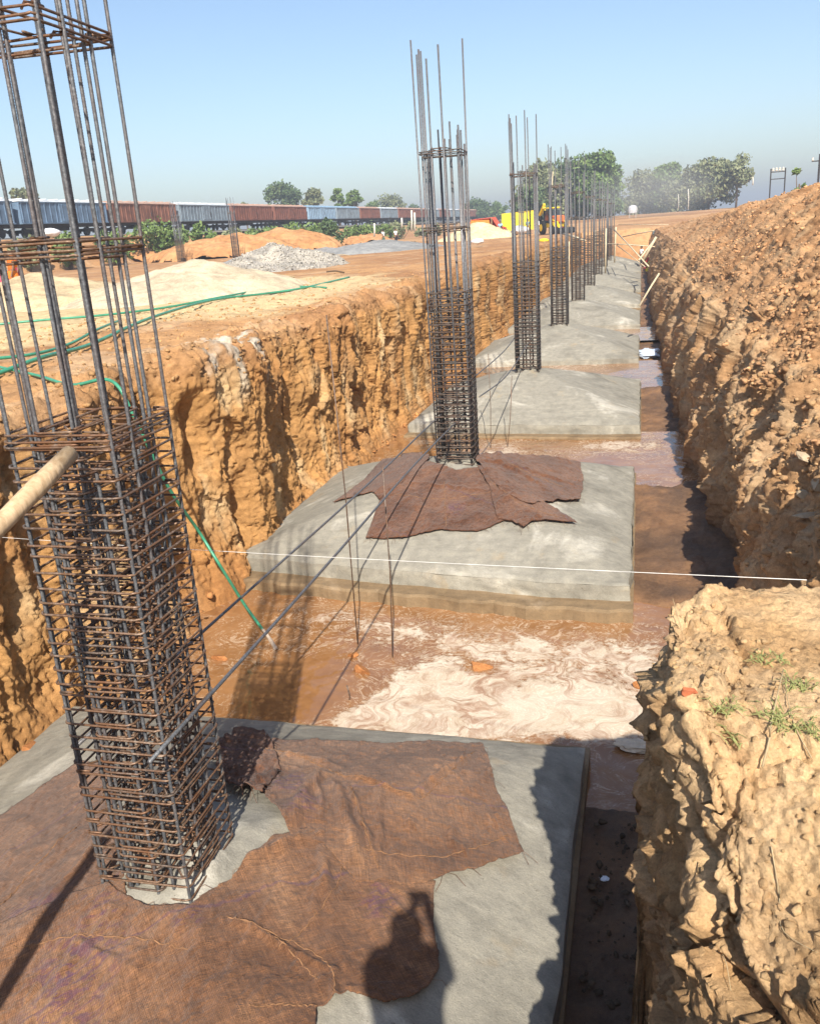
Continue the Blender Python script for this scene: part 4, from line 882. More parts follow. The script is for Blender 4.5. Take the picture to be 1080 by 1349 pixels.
# ------------------------------------------------------------------ heaps on the site
def heap(name, px, py, w, d, h, m, colr, label, cat, seed, rough=.06, ang=0.0, z=0.0, peak=(0, 0), pw=1.4, n=90, col2=None):
    P0 = Pz(px, py, z); t = np.linspace(-1, 1, n); Y, X = np.meshgrid(t, t, indexing='ij'); q = np.stack([X.ravel(), Y.ravel(), np.full(X.size, seed * 3.3)], 1)
    r = np.hypot(X.ravel() - peak[0] * (1 - np.hypot(X.ravel(), Y.ravel())), Y.ravel() - peak[1] * (1 - np.hypot(X.ravel(), Y.ravel()))) + .12 * fbm(q * 1.7, 3)
    zz = h * np.clip(1 - r, 0, 1) ** (1 / pw) * (1 + .12 * fbm(q * 2.5, 3)); zz = np.where(r < 1, zz, 0) - .06 + rough * (fbm(q * 7, 4) + .5 * facets(q * 9)[0] - .5 * np.clip(.3 - worley(q * 5 + 2)[0], 0, 1)) * (r < 1.02)
    V = np.stack([X.ravel() * w / 2, Y.ravel() * d / 2, zz], 1); yc = P0[1] + d * .45; P0 = P0 * (yc / P0[1]); g0 = float(ground_z(P0[0], yc)); skirt = zz < -.075; V[:, 2] += np.minimum(ground_z(P0[0] + V[:, 0], yc + V[:, 1]), .5) - min(g0, .5); g0 = min(g0, .5); me = quadmesh(name, V, gridfaces(n, n))
    nn = fbm(q * 3, 4); setcol(me, mixc(colr, col2 or tuple(c * 1.18 for c in colr), sst(-.4, .4, nn)))
    # drop the flat skirt round the heap
    o = link(name, me, M[m], smooth=True, loc=(P0[0], yc, g0 + z - .02)); o.rotation_euler = (0, 0, ang)
    import bmesh
    bm = bmesh.new(); bm.from_mesh(me); bm.verts.ensure_lookup_table(); bmesh.ops.delete(bm, geom=[v for v, s_ in zip(bm.verts[:], skirt) if s_], context='VERTS'); bm.to_mesh(me); bm.free()
    return tag(o, label, cat)
SANDC = (.52, .43, .30)
heap('sand_pile', 250, 400, 7.6, 9.5, 1.02, 'sand', SANDC, 'pale sand heap with a sharp crest and two sticks on its slope', 'sand heap', 1, .05, .2, peak=(.1, .1))
heap('sand_pile', 75, 408, 8.0, 8.0, .95, 'sand', (.50, .39, .24), 'low pale sand heap behind the bars of the foremost cage', 'sand heap', 2, .05, -.3, peak=(-.2, 0))
gp = heap('gravel_pile', 372, 358, 6.6, 9, 1.35, 'sand', (.30, .28, .25), 'heap of grey and cream gravel stones beside the pale sand', 'gravel heap', 3, .10, .1, peak=(-.1, 0), col2=(.46, .42, .35))
heap('gravel_pile', 70, 392, 4.0, 4.0, .75, 'sand', (.24, .235, .22), 'small dark grey gravel heap among the bars of the foremost cage', 'gravel heap', 4, .05)
heap('gravel_pile', 315, 352, 4.4, 5, .55, 'sand', (.25, .245, .235), 'low grey grit heap between sand crest and gravel stones', 'gravel heap', 5, .05)
heap('gravel_pile', 500, 333, 10, 14, .95, 'sand', (.24, .24, .235), 'flat bluish grey grit heap farther back near the walking workers', 'gravel heap', 6, .05)
heap('gravel_pile', 430, 333, 6, 9, .5, 'sand', (.26, .25, .24), 'thin grey grit spread before the orange earth mounds', 'gravel heap', 16, .04)
# stones on the gravel heap
vv = np.array([v.co[:] for v in gp.data.vertices if v.co.z > .02]); g = np.random.default_rng(3); pk = vv[g.integers(0, len(vv), 2600)] + g.uniform(-.07, .07, (2600, 3)) * [1, 1.2, .2]
V, T, _k = rocks(pk, g.uniform(.04, .12, 2600), 3); st_ = link('gravel_stones', quadmesh('gravel_stones', V, T), plain('cream_grey_gravel', (.33, .305, .265), .9, .2, .55, 1.2, .01), gp); st_['kind'] = 'stuff'
# long excavated earth mounds
EA = (.40, .20, .085)
for k, (px, py, w, d, h, zz, lab) in enumerate(((60, 350, 20, 9, 2.0, 0, 'long orange earth mound seen through the foremost cage'), (205, 345, 20, 9, 2.3, 0, 'orange earth mound below the rust-streaked and grey-blue boxcars'), (300, 340, 17, 9, 2.4, 0, 'orange earth mound behind the gravel stones'),
        (378, 334, 14, 10, 2.7, 0, 'steepest orange earth mound with a pointed top below the light blue boxcar'), (450, 322, 9, 9, 1.7, 0, 'small orange earth mound beside the dark bush'), (478, 321, 9, 9, 1.6, 0, 'low orange earth mound near the concrete fence posts'))):
    heap('earth_mound', px, py, w, d, h, 'soil', EA, lab, 'earth mound', 20 + k, .16, .1 * k, zz, (.1 * (k % 3 - 1), 0), 1.9, 70, (.47, .26, .12))
tarpbase = Py(640, 303, 100.0)
heap('sand_pile', 640, 306, 9, 9, 2.0, 'sand', (.60, .46, .28), 'far conical sand heap in front of the orange tarp tent', 'sand heap', 30, .05).location = (tarpbase[0] - .5, 98, -.1)

# ------------------------------------------------------------------ loose clods and stones
def mesh_points(o, n, seed, cond):
    me = o.data; co = np.zeros(len(me.vertices) * 3, np.float32); me.vertices.foreach_get('co', co); co = co.reshape(-1, 3); k = np.where(cond(co))[0]
    return co[np.random.default_rng(seed).choice(k, min(n, len(k)), replace=False)]
def clods(name, pts, r0, r1, colr, seed, sq=(1, 1, .75), sub=1, pw=2.5):
    g = np.random.default_rng(seed); r = r0 + (r1 - r0) * g.random(len(pts)) ** pw; Q = np.asarray(pts, float).copy(); Q[:, 2] += r * .2
    V, T, k = rocks(Q, r, seed, sq, sub); me = quadmesh(name, V, T); o = link(name, me, M['soil']); setcol(me, np.array(colr)[None] * g.uniform(.8, 1.25, len(pts))[k][:, None]); return tag(o, kind='stuff')
P = mesh_points(RBK, 15000, 1, lambda c: (c[:, 1] > 4) & (c[:, 1] < 45) & (c[:, 2] > -.9 + .5 * np.sin(c[:, 1] * 1.7)) & (c[:, 0] < 7)); clods('loose_clods', P, .012, .085, (.52, .295, .15), 1, pw=3.4)
P = mesh_points(RBK, 2500, 11, lambda c: (c[:, 1] > 5) & (c[:, 1] < 30) & (c[:, 2] > -2.6) & (c[:, 2] < -.7)); clods('loose_clods', P, .012, .06, (.52, .33, .17), 12, pw=3)
def blocks(src, n, seed, cond, r0, r1, colr, pw, sq):
    pts = mesh_points(src, n, seed, cond); g = np.random.default_rng(seed); r = r0 + (r1 - r0) * g.random(len(pts)) ** pw; keep = fbm(pts * 2.3 + seed, 2) > -.12; pts, r = pts[keep], r[keep]
    V, T, k = rocks(pts - np.array([0, 0, .25]) * r[:, None], r, seed, sq, 1); me = quadmesh('loose_clods', V, T); o = link('loose_clods', me, M['soil']); setcol(me, np.array(colr)[None] * g.uniform(.85, 1.15, len(pts))[k][:, None]); return tag(o, kind='stuff')
blocks(NBK, 2600, 21, lambda c: (c[:, 1] > .3) & (c[:, 1] < 4.0) & (c[:, 2] > -1.7) & ((c[:, 1] < 2.75) | (c[:, 0] < .45)) & (c[:, 0] < 2.4), .006, .036, (.56, .365, .19), 2.6, (.9, 1.1, .8))
blocks(NBK, 350, 22, lambda c: (c[:, 1] > .6) & (c[:, 1] < 4.0) & (c[:, 2] < -1.6) & (c[:, 2] > -3.2), .008, .03, (.42, .25, .13), 2, (.8, 1.1, 1.1))
blocks(RBK, 1600, 23, lambda c: (c[:, 1] > 4.5) & (c[:, 1] < 22) & (c[:, 2] > -2.4) & (c[:, 2] < 1.2), .02, .12, (.52, .32, .165), 3, (1, 1, .8))
P = mesh_points(NBK, 2600, 2, lambda c: (c[:, 1] > .4) & (c[:, 1] < 3.6) & (c[:, 2] > -.9) & (c[:, 0] < 2.2)); clods('loose_clods', P, .004, .026, (.58, .39, .205), 2, pw=3.8)
P = mesh_points(LB, 5000, 3, lambda c: (c[:, 1] > 3) & (c[:, 1] < 34) & (c[:, 2] > -.4) & (c[:, 0] > -12)); clods('loose_clods', P, .008, .06, (.44, .26, .12), 3, pw=3)
rngf = np.random.default_rng(5); P = np.stack([rngf.uniform(-6.1, -5.7, 220), rngf.uniform(4, 40, 220), np.full(220, -3.3)], 1); clods('loose_clods', P, .03, .12, (.46, .22, .085), 4)
P = np.stack([rngf.uniform(-.3, .35, 420), rngf.uniform(2.5, 6.3, 420), np.full(420, FLOORZ + .02)], 1); clods('loose_clods', P, .008, .05, (.12, .085, .055), 5)
for px, py, z, r, lab in ((474, 884, WATERZ, .13, 'round orange clod in the pool at the foot of the upright rod'), (464, 864, WATERZ, .075, 'small orange clod in the pool touching the upright rod'), (630, 880, WATERZ, .13, 'flat brown clod surrounded by white foam'), (843, 905, WATERZ, .14, 'brown clod in the foam beside the bank block'), (40, 988, -3.1, .14, 'orange clod on the concrete edge by the frame border'), (290, 868, WATERZ, .10, 'wet clod at the foot of the ochre wall behind the foremost cage')):
    p = Pz(px, py, z); rng = random.Random(int(px)); mb = MB(); mb.rock((0, 0, 0), r, rng, 3, (1.15, 1, .6)); o = mb.build('earth_clod', M['soil'], None, False, (p[0], p[1], z + r * .12)); setcol(o.data, np.array([(.46, .20, .075)] * len(o.data.vertices))); tag(o, lab, 'earth clod', 'clods lying in the trench')

# ------------------------------------------------------------------ plants on the bank
def bvh_of(o):
    me = o.data; return BVHTree.FromPolygons([v.co for v in me.vertices], [p.vertices for p in me.polygons])
BN, BR = bvh_of(NBK), bvh_of(RBK)
def hit(B, px, py):
    h = B.ray_cast(Vector(C0), Vector(ray(px, py)).normalized()); return h[0]
def tuft(px, py, label, n, l, seed, m='grass'):
    p = hit(BN, px, py)
    if p is None: return
    rng = random.Random(seed); mb = MB()
    for k in range(n):
        a = rng.random() * 6.28; r = rng.uniform(0, .05); s = Vector((math.cos(a) * r, math.sin(a) * r, -.01)); b = rng.random() * 6.28; q = rng.uniform(.3, 1) * l; lean = rng.uniform(.5, 1.5)
        e = s + Vector((math.cos(b) * q * lean * .7, math.sin(b) * q * lean * .7, q * rng.uniform(.1, .5))); mid = (s + e) / 2 + Vector((0, 0, q * .22)); mb.tube([s, mid, e], [.0022, .0018, .0006], 4)
        if rng.random() < .7:
            d = Vector((rng.uniform(-1, 1), rng.uniform(-1, 1), .3)).normalized() * rng.uniform(.01, .025); w = d.cross(Vector((0, 0, 1))).normalized() * .005
            mb.add([mid, mid + d * .5 + w, mid + d, mid + d * .5 - w], [(0, 1, 2, 3)])
    tag(mb.build('grass_tuft', M[m], None, False, tuple(p)), label, 'grass tuft', 'sparse weeds on the bank block')
for k, (px, py, n, l, lab) in enumerate(((1010, 872, 26, .10, 'weed tuft at the top of the dry bank cap'), (1050, 905, 34, .12, 'green weed tuft near the frame border on the dry bank'), (955, 935, 34, .11, 'pale green weed on the crumbling lip of the bank'), (1020, 945, 44, .13, 'largest sprawling weed in the middle of the dry bank'), (1040, 960, 30, .10, 'low weed just beyond the largest sprawling weed'), (970, 975, 26, .10, 'thin weed over the first crack of the bank'), (1072, 965, 24, .09, 'weed half cut by the frame border beside the tan bank'), (1030, 870, 16, .08, 'tiny weed shoot between dry stems on the bank cap'))):
    tuft(px, py, lab, n, l, k)
def twig(pxs, label, r=.003, lift=.02, m='twig', B=None, br=0, seed=1):
    pts = []
    for k, p in enumerate(pxs):
        h = hit(B or BN, *p[:2])
        if h is None: continue
        pts.append((h.x, h.y, h.z + lift + (p[2] if len(p) > 2 else 0)))
    if len(pts) < 2: return
    O = Vector(pts[0]); P_ = [Vector(p) - O for p in smooth_path(pts, 14)]; mb = MB(); mb.tube(P_, [r * (1 - .6 * i / 13) for i in range(14)], 5); rng = random.Random(seed)
    for _ in range(br):
        s = P_[rng.randrange(4, 13)]; e = s + Vector((rng.uniform(-.06, .06), rng.uniform(-.04, .04), rng.uniform(.01, .07))); mb.tube([s, (s + e) / 2 + Vector((0, 0, .01)), e], [r * .6, r * .5, r * .2], 4)
    tag(mb.build('dry_twig', M[m], None, True, tuple(O)), label, 'twig', 'dry stems and roots on the bank')
twig([(1003, 1020), (1012, 985), (1015, 960), (1030, 900, .03)], 'pale bent dry stem standing among the weeds', .005, .03, br=2)
twig([(1068, 1005), (1045, 960), (1032, 905)], 'thin dark dry stem lying across the weeds', .003, .02)
twig([(1015, 1120), (1025, 1180), (1030, 1230), (1075, 1260)], 'dry root dangling over the cracks of the bank', .003, .015, br=2)
twig([(880, 1270), (915, 1245), (950, 1260), (962, 1310)], 'curled root among the lowest clods of the bank', .003, .015)
twig([(1025, 772), (1040, 762, .05), (1052, 745, .16), (1060, 735, .24)], 'forked dry twig standing on the far rim of the bank block', .004, .0, br=5, seed=3)
twig([(898, 832), (885, 815, .10), (866, 800, .20)], 'straight dry straw sticking out over the pool from the bank corner', .0025, .0)
twig([(1000, 780), (1005, 790, .02), (1060, 792, .02)], 'short dry straw on the far rim beside the string', .002, .01)
# bricks and flat stones showing in the spoil
for k, (px, py, w, d, h, lab, m) in enumerate(((1062, 600, .34, .2, .08, 'flat pale stone lying highest in the spoil slope at the frame border', 'stone'), (1060, 655, .22, .16, .14, 'blocky pale stone under the flat one', 'stone'), (1075, 640, .2, .16, .12, 'rounded pale stone between two blocky ones', 'stone'), (1066, 680, .3, .14, .07, 'thin grey slab stone at the top of the shaded hollow', 'stone'))):
    p = hit(BR, px, py)
    if p is None: continue
    rng = random.Random(k); mb = MB(); mb.rock((0, 0, 0), .5, rng, 2, (w * 1.2, d * 1.2, h * 1.3)); o = mb.build('field_stone', M[m], None, False, tuple(p)); o.rotation_euler = (.15, .1, k); tag(o, lab, 'stone', 'stones in the spoil slope')
p = hit(BN, 905, 915)
if p is not None:
    mb = MB(); mb.rock((0, 0, 0), .035, random.Random(2), 2, (1.3, .8, .6)); tag(mb.build('brick_shard', M['brick'], None, False, tuple(p + Vector((0, 0, .01)))), 'red brick shard lodged in the crumbling lip of the bank', 'brick shard')

# ------------------------------------------------------------------ litter in the trench
def crumpled(name, px, py, z, r, m, label, seed, sq=(1.2, 1, .3)):
    p = Pz(px, py, z); V, Fc = ICO[3]; V = np.array(V); d = 1 + .35 * fbm(V * 1.6 + seed, 3) + .25 * (ridged(V * 2.5 + seed, 2) - .9); V = V * d[:, None] * r * np.array(sq)
    mb = MB(); mb.add(V, Fc); tag(mb.build(name, M[m], None, False, (p[0], p[1], z + r * sq[2] * .5)), label, 'litter', 'litter in the trench')
crumpled('plastic_bag', 881, 671, FLOORZ + .01, .13, 'greenbag', 'bright green plastic bag on the wet mud strip', 3)
crumpled('plastic_bag', 884, 644, FLOORZ + .01, .06, 'white', 'tiny white plastic scrap beyond the green bag', 5)
crumpled('plastic_sheet', 853, 468, FLOORZ + .05, .42, 'bluewhite', 'blue and white crumpled plastic sheet by the shaded bank', 7, (1, 1.5, .35))
crumpled('paper_scrap', 796, 1158, FLOORZ + .02, .03, 'white', 'small white scrap in the shaded gap beside the foreground slab', 9)
crumpled('paper_scrap', 843, 680, FLOORZ + .01, .04, 'white', 'white crumb near the edge of the second footing', 11)
M['foam'] = plain('cream_foam', (.60, .52, .40), .8, .2, .2, 20)
crumpled('foam_lump', 842, 985, WATERZ + .02, .16, 'foam', 'lump of whitish foam in the corner under the bank block', 13, (1.6, .6, .3))

# ------------------------------------------------------------------ railway: embankment line and boxcars
RX, RAILZ, WL = -59.0, 3.22, 15.65
TB = 75.3 - 15.65
def boxcar(i, bodym, roofm, label):
    y0 = TB + i * WL; root = empty('railway_boxcar', (RX, y0 + WL / 2, RAILZ), label, 'railway wagon', 'boxcars of the goods train')
    L = WL - .95; W = 3.1; z0, z1 = 1.22, 3.28
    b = MB(); b.box((0, 0, (z0 + z1) / 2), (W, L, z1 - z0))
    for s in (-1, 1):                                # pressed vertical ribs, each side
        for k in range(17):
            y = -L / 2 + .25 + k * (L - .5) / 16
            if abs(y) > 1.35: b.box((s * (W / 2 + .03), y, (z0 + z1) / 2), (.08, .10, z1 - z0 - .06))
        b.box((s * (W / 2 + .035), 0, z0 + .06), (.1, L, .12)); b.box((s * (W / 2 + .035), 0, z1 - .05), (.1, L, .1))
    b.build('body', bodym, root)
    r = MB(); n = 9; V = []
    for yy in (-L / 2 - .08, L / 2 + .08):
        for k in range(n):
            a = -1 + 2 * k / (n - 1); V.append((a * (W / 2 + .1), yy, z1 + .32 * (1 - a * a) + .01))
    r.add(V, [(k, k + 1, n + k + 1, n + k) for k in range(n - 1)] + [tuple(range(n)), tuple(range(2 * n - 1, n - 1, -1))])
    for k in range(8): r.box((0, -L / 2 + .9 + k * (L - 1.8) / 7, z1 + .30), (W * .9, .06, .08))
    r.build('roof', roofm, root)
    for s in (-1, 1):
        d = MB(); d.box((s * (W / 2 + .05), 0, (z0 + z1) / 2), (.09, 2.5, z1 - z0 - .28))
        for q in (-.8, 0, .8): d.box((s * (W / 2 + .11), q, (z0 + z1) / 2), (.05, .09, z1 - z0 - .4))
        dd = d.build('sliding_door', bodym, root); h = MB(); h.box((s * (W / 2 + .14), .95, (z0 + z1) / 2 - .1), (.05, .08, .5)); h.build('handle', M['iron'], dd)
    u = MB(); u.box((0, 0, z0 - .14), (2.2, L + .3, .26)); u.box((0, 0, z0 - .4), (1.3, 2.6, .5))
    for s in (-1, 1): u.box((s * .6, L / 2 + .3, z0 - .15), (.25, .5, .25)); u.box((s * .6, -L / 2 - .3, z0 - .15), (.25, .5, .25))
    u.build('underframe', M['iron'], root)
    for s in (-1, 1):
        g = MB(); yb = s * (L / 2 - 2.1)
        for x in (-.95, .95): g.box((x, yb, .6), (.16, 2.6, .3)); g.box((x, yb, .5), (.2, .5, .5))
        g.box((0, yb, .6), (1.8, .4, .3)); bo = g.build('bogie', M['iron'], root)
        for q in (-1, 1):
            w = MB()
            for x in (-.75, .75): w.lathe((x, yb + q * .95, .46), [(.44, -.06), (.46, -.05), (.46, .05), (.44, .06)], 14, 'X')
            w.tube([(-.8, yb + q * .95, .46), (.8, yb + q * .95, .46)], .07, 6); w.build('wheel', M['iron'], bo)
    return root
WB = [('wagonblue', 'roofpale', 'dark blue boxcar seen through the thickest bars of the foremost cage'), ('wagonblue', 'roofpale', 'dark blue boxcar coupled before the rust-streaked one'), ('wagonrust', 'roofbrown', 'rust-streaked brown boxcar between dark blue and grey-blue boxcars'), ('wagongrey', 'roofpale', 'grey-blue boxcar with pale roof coupled after the rust-streaked one'), ('wagonbrown', 'roofbrown', 'brown boxcar coupled directly behind the grey-blue pale-roofed one'),
      ('wagonbrown', 'roofbrown', 'brown boxcar coupled directly before the light blue one'), ('wagonpale', 'wagonpale', 'light blue boxcar, the brightest of the train'), ('wagongrey', 'wagonpale', 'blue-grey boxcar coupled behind the brightest light blue one'), ('wagonbrown', 'roofbrown', 'lone brown boxcar between two blue-grey boxcars'), ('wagongrey', 'roofpale', 'blue-grey boxcar behind the lone brown one'),
      ('wagonbrown', 'roofbrown', 'brown boxcar with wide roof edge just before the second rebar cage'), ('wagonbrown', 'roofbrown', 'brown boxcar half hidden by the bars of the second rebar cage'), ('wagongrey', 'roofpale', 'blue-grey boxcar behind the bars of the second rebar cage'), ('wagonbrown', 'roofbrown', 'brown boxcar just past the bars of the second rebar cage'), ('wagongrey', 'roofpale', 'far grey boxcar left of the orange tarp tent'), ('wagonbrown', 'roofbrown', 'far brown boxcar above the orange tarp tent'), ('wagonbrown', 'roofbrown', 'tiny far brown boxcar between orange tent and yellow tarp'), ('wagonbrown', 'roofbrown', 'last brown boxcar behind the yellow tarp')]
for i, (a, b, lab) in enumerate(WB): boxcar(i, M[a], M[b], lab)
mb = MB()
for x in (-.84, .84): mb.box((RX + x, 190, RAILZ - .07), (.07, 330, .15))
tag(mb.build('railway_track', M['iron']), 'dark steel railway track under the boxcars', 'railway track')
mb = MB(); yy = np.linspace(25, 355, 40); V = []
for y in yy: V += [(RX - 2.6, y, 2.9), (RX - 1.5, y, 3.16), (RX + 1.5, y, 3.16), (RX + 2.6, y, 2.9)]
mb.add(V, [(4 * k + j, 4 * k + j + 1, 4 * k + j + 5, 4 * k + j + 4) for k in range(39) for j in range(3)]); tag(mb.build('land', plain('track_ballast', (.20, .18, .16), .95, .1, .4, 5)), kind='structure')

# ------------------------------------------------------------------ trees, bushes
def leaf_cloud(centers, n, size, rng, squash=.8):
    """many leaf clumps (small bent quads) spread through the lobes of a crown"""
    C = np.array([c for c, r in centers]); R_ = np.array([r for c, r in centers]); w = R_ ** 2; w = w / w.sum()
    k = rng.choice(len(C), n, p=w); d = rng.normal(size=(n, 3)); d /= np.linalg.norm(d, axis=1)[:, None]; rad = rng.random(n) ** .45
    lump = 1 + .35 * perlin(C[k] * .7 + d * 2.2)
    P = C[k] + d * (R_[k] * rad * lump)[:, None] * np.array([1, 1, squash])
    keep = perlin(P * .9 + 50) > -.45; P = P[keep]; n = len(P)
    u = rng.normal(size=(n, 3)); u /= np.linalg.norm(u, axis=1)[:, None]; v = np.cross(u, rng.normal(size=(n, 3))); v /= np.linalg.norm(v, axis=1)[:, None]
    s = size * rng.uniform(.5, 1.3, n)[:, None]; a, b = u * s, v * s * .6
    V = np.stack([P - a, P - b * .9 + a * .1, P + a, P + b], 1).reshape(-1, 3); Q = np.arange(4 * n).reshape(n, 4)
    lf = np.repeat(np.clip(rng.normal(.5, .2, n) + .25 * perlin(P * .6 + 9), 0, 1), 4)
    return V, Q, lf
def make_tree(h, w, trunk, nl, n, size, seed, lean=0.0, lobes=None, squash=.8, tr=.22):
    rng = np.random.default_rng(seed); rr = random.Random(seed); cs = []
    for k in range(nl):
        a = rng.random() * 6.28; t = rng.random(); rad = (w / 2) * (.15 + .72 * rng.random()) * math.sqrt(max(.15, 1 - (t - .35) ** 2 * 1.6)); z = trunk + (h - trunk) * (.06 + .80 * t)
        cs.append((np.array([math.cos(a) * rad + lean * t, math.sin(a) * rad, z]), w * rng.uniform(.13, .24)))
    V, Q, lf = leaf_cloud(cs, n, size, rng, squash); me = quadmesh('crown', V, Q); setfac(me, lf, 'leaf')
    mb = MB(); top = Vector((lean * .5, 0, trunk + (h - trunk) * .55)); mb.tube([(0, 0, -.4), (.05 * w * .2, 0, trunk * .5), (lean * .2, 0, trunk), top], [tr * 1.25, tr, tr * .85, tr * .3], 8)
    for c, r in cs:
        b = Vector((lean * .2, 0, trunk * rr.uniform(.75, 1.15))); e = Vector(c); mid = (b + e) / 2 + Vector((0, 0, -.06 * h * rr.random())); mb.tube([b, mid, e], [tr * .45, tr * .28, tr * .08], 5)
    tm = bpy.data.meshes.new('trunk'); tm.from_pydata(mb.v, [], mb.f); tm.update(); return tm, me
PROT = {}
def tree(kind, px, ytop, wpx, y, label, m, base=None, seed=0, cat='tree', group='trees beyond the site', asp=None):
    """stand a tree so that its crown is wpx wide and its top at ytop, y metres ahead"""
    T = Py(px, ytop, y); gz = float(ground_z(T[0], y)) if base is None else base; h = T[2] - gz; w = abs(Py(px + wpx / 2, ytop, y)[0] - Py(px - wpx / 2, ytop, y)[0])
    tm, cm = make_tree(h, w, *kind, seed)
    o = empty('tree' if cat == 'tree' else cat.split()[-1], (T[0], y, gz), label, cat, group); tm.materials.append(M['bark']); cm.materials.append(M[m])
    link('trunk', tm, None, o, True); link('crown', cm, None, o); return o
K_round = (1.0, 34, 6500, .42); K_loose = (1.6, 20, 3200, .40); K_big = (1.6, 46, 11000, .5)
tree(K_round, 371, 238, 54, 230, 'round dark green tree behind the brown boxcars, widest of that group', 'leafdark', 3.0, 1)
tree(K_loose, 412, 241, 32, 225, 'lighter yellow-green tree just beside the widest dark one over the train', 'leafolive', 3.0, 2)
tree((4.5, 9, 1500, .38), 444, 247, 20, 215, 'small airy tree with a thin trunk standing over the blue-grey boxcar', 'leafmid', 3.0, 3)
tree((4.0, 10, 1800, .38), 466, 249, 24, 215, 'small tree with two leafy heads next to the airy one', 'leafmid', 3.0, 4)
tree(K_loose, 514, 257, 46, 300, 'low spreading tree behind the far boxcars before the second cage', 'leafolive', 2.0, 5)
tree(K_loose, 488, 264, 26, 300, 'low bushy tree peeping over a brown boxcar', 'leafmid', 2.0, 6)
tree(K_round, 625, 262, 44, 330, 'low dark tree on the skyline between second and third cage', 'leafdark', 1.5, 7)
tree(K_loose, 655, 266, 30, 340, 'faint low tree on the skyline behind the third cage', 'leafmid', 1.5, 8)
tree(K_loose, 545, 266, 30, 340, 'faint low tree on the skyline behind the second cage', 'leafdark', 1.5, 24)
tree(K_loose, 28, 240, 34, 150, 'pale leafy tree top over the dark blue boxcars', 'leafolive', 3.0, 9)
tree((2.0, 8, 700, .35), 322, 262, 14, 200, 'tiny bare-looking tree top over the brown boxcar roof', 'leafolive', 3.0, 10)
tree(K_big, 708, 214, 84, 215, 'broad dull green tree behind the excavator', 'leafolive', 1.0, 11, group='tall trees at the end of the trench')
tree(K_big, 752, 213, 88, 225, 'dense dark tree in the middle behind the row of cages', 'leafdark', 1.0, 12, group='tall trees at the end of the trench')
tree(K_big, 788, 197, 70, 212, 'tallest bright green tree behind the last cages', 'leafmid', 1.0, 13, group='tall trees at the end of the trench')
tree(K_round, 792, 240, 50, 205, 'low dark bushy tree at the foot of the tallest one', 'leafdark', 1.0, 14, group='tall trees at the end of the trench')
tree(K_round, 700, 248, 50, 205, 'low bushy tree over the yellow tarp', 'leafdark', 1.0, 15, group='tall trees at the end of the trench')
tree(K_round, 848, 226, 76, 270, 'hazy grey-green tree veiled by dust beyond the trench head', 'leafolive', 1.5, 16, group='dusty trees over the spoil heap')
tree(K_big, 880, 211, 46, 255, 'narrow upright green tree amid the dusty ones', 'leafmid', 1.5, 17, group='dusty trees over the spoil heap')
tree(K_round, 912, 240, 84, 250, 'low dusty shrubby tree behind the crest of the heap', 'leafolive', 1.5, 18, group='dusty trees over the spoil heap')
tree(K_big, 935, 212, 84, 245, 'wide olive tree over the spoil crest with pale bare branches', 'leafolive', 1.5, 19, group='dusty trees over the spoil heap')
tree((5.5, 22, 4200, .45), 972, 203, 62, 240, 'tall olive tree with a visible leaning trunk over the spoil crest', 'leafolive', 1.5, 20, group='dusty trees over the spoil heap')
tree(K_round, 858, 250, 80, 280, 'low dull treetop mass at the head of the trench', 'leafdark', 1.5, 21, group='dusty trees over the spoil heap')
tree((.8, 8, 900, .22), 1054, 217, 22, 90, 'little bright green bush tree peeping over the spoil crest', 'leafmid', .3, 22, group='dusty trees over the spoil heap')
def bush(px, pytop, w, y, label, m, seed, n=1500):
    T = Py(px, pytop, y); g = float(ground_z(T[0], y)); h = max(T[2] - g, 1.0); wid = w * y / F
    rng = np.random.default_rng(seed); cs = [(np.array([rng.uniform(-.38, .38) * wid, rng.uniform(-.3, .3) * wid, h * rng.uniform(.25, .72)]), min(h * .34, wid * .3) * rng.uniform(.7, 1.1)) for _ in range(8)]
    V, Q, lf = leaf_cloud(cs, n, .24, rng, 1.0); me = quadmesh('foliage', V, Q); setfac(me, lf, 'leaf'); me.materials.append(M[m]); mb = MB(); rr = random.Random(seed)
    for c, r in cs: mb.tube([(0, 0, -.3), (c[0] * .5, c[1] * .5, c[2] * .4), tuple(c)], [.07, .05, .02], 5)
    o = empty('bush', (T[0], y, g), label, 'bush', 'bushes along the railway'); link('foliage', me, None, o); mb.build('stem', M['bark'], o)
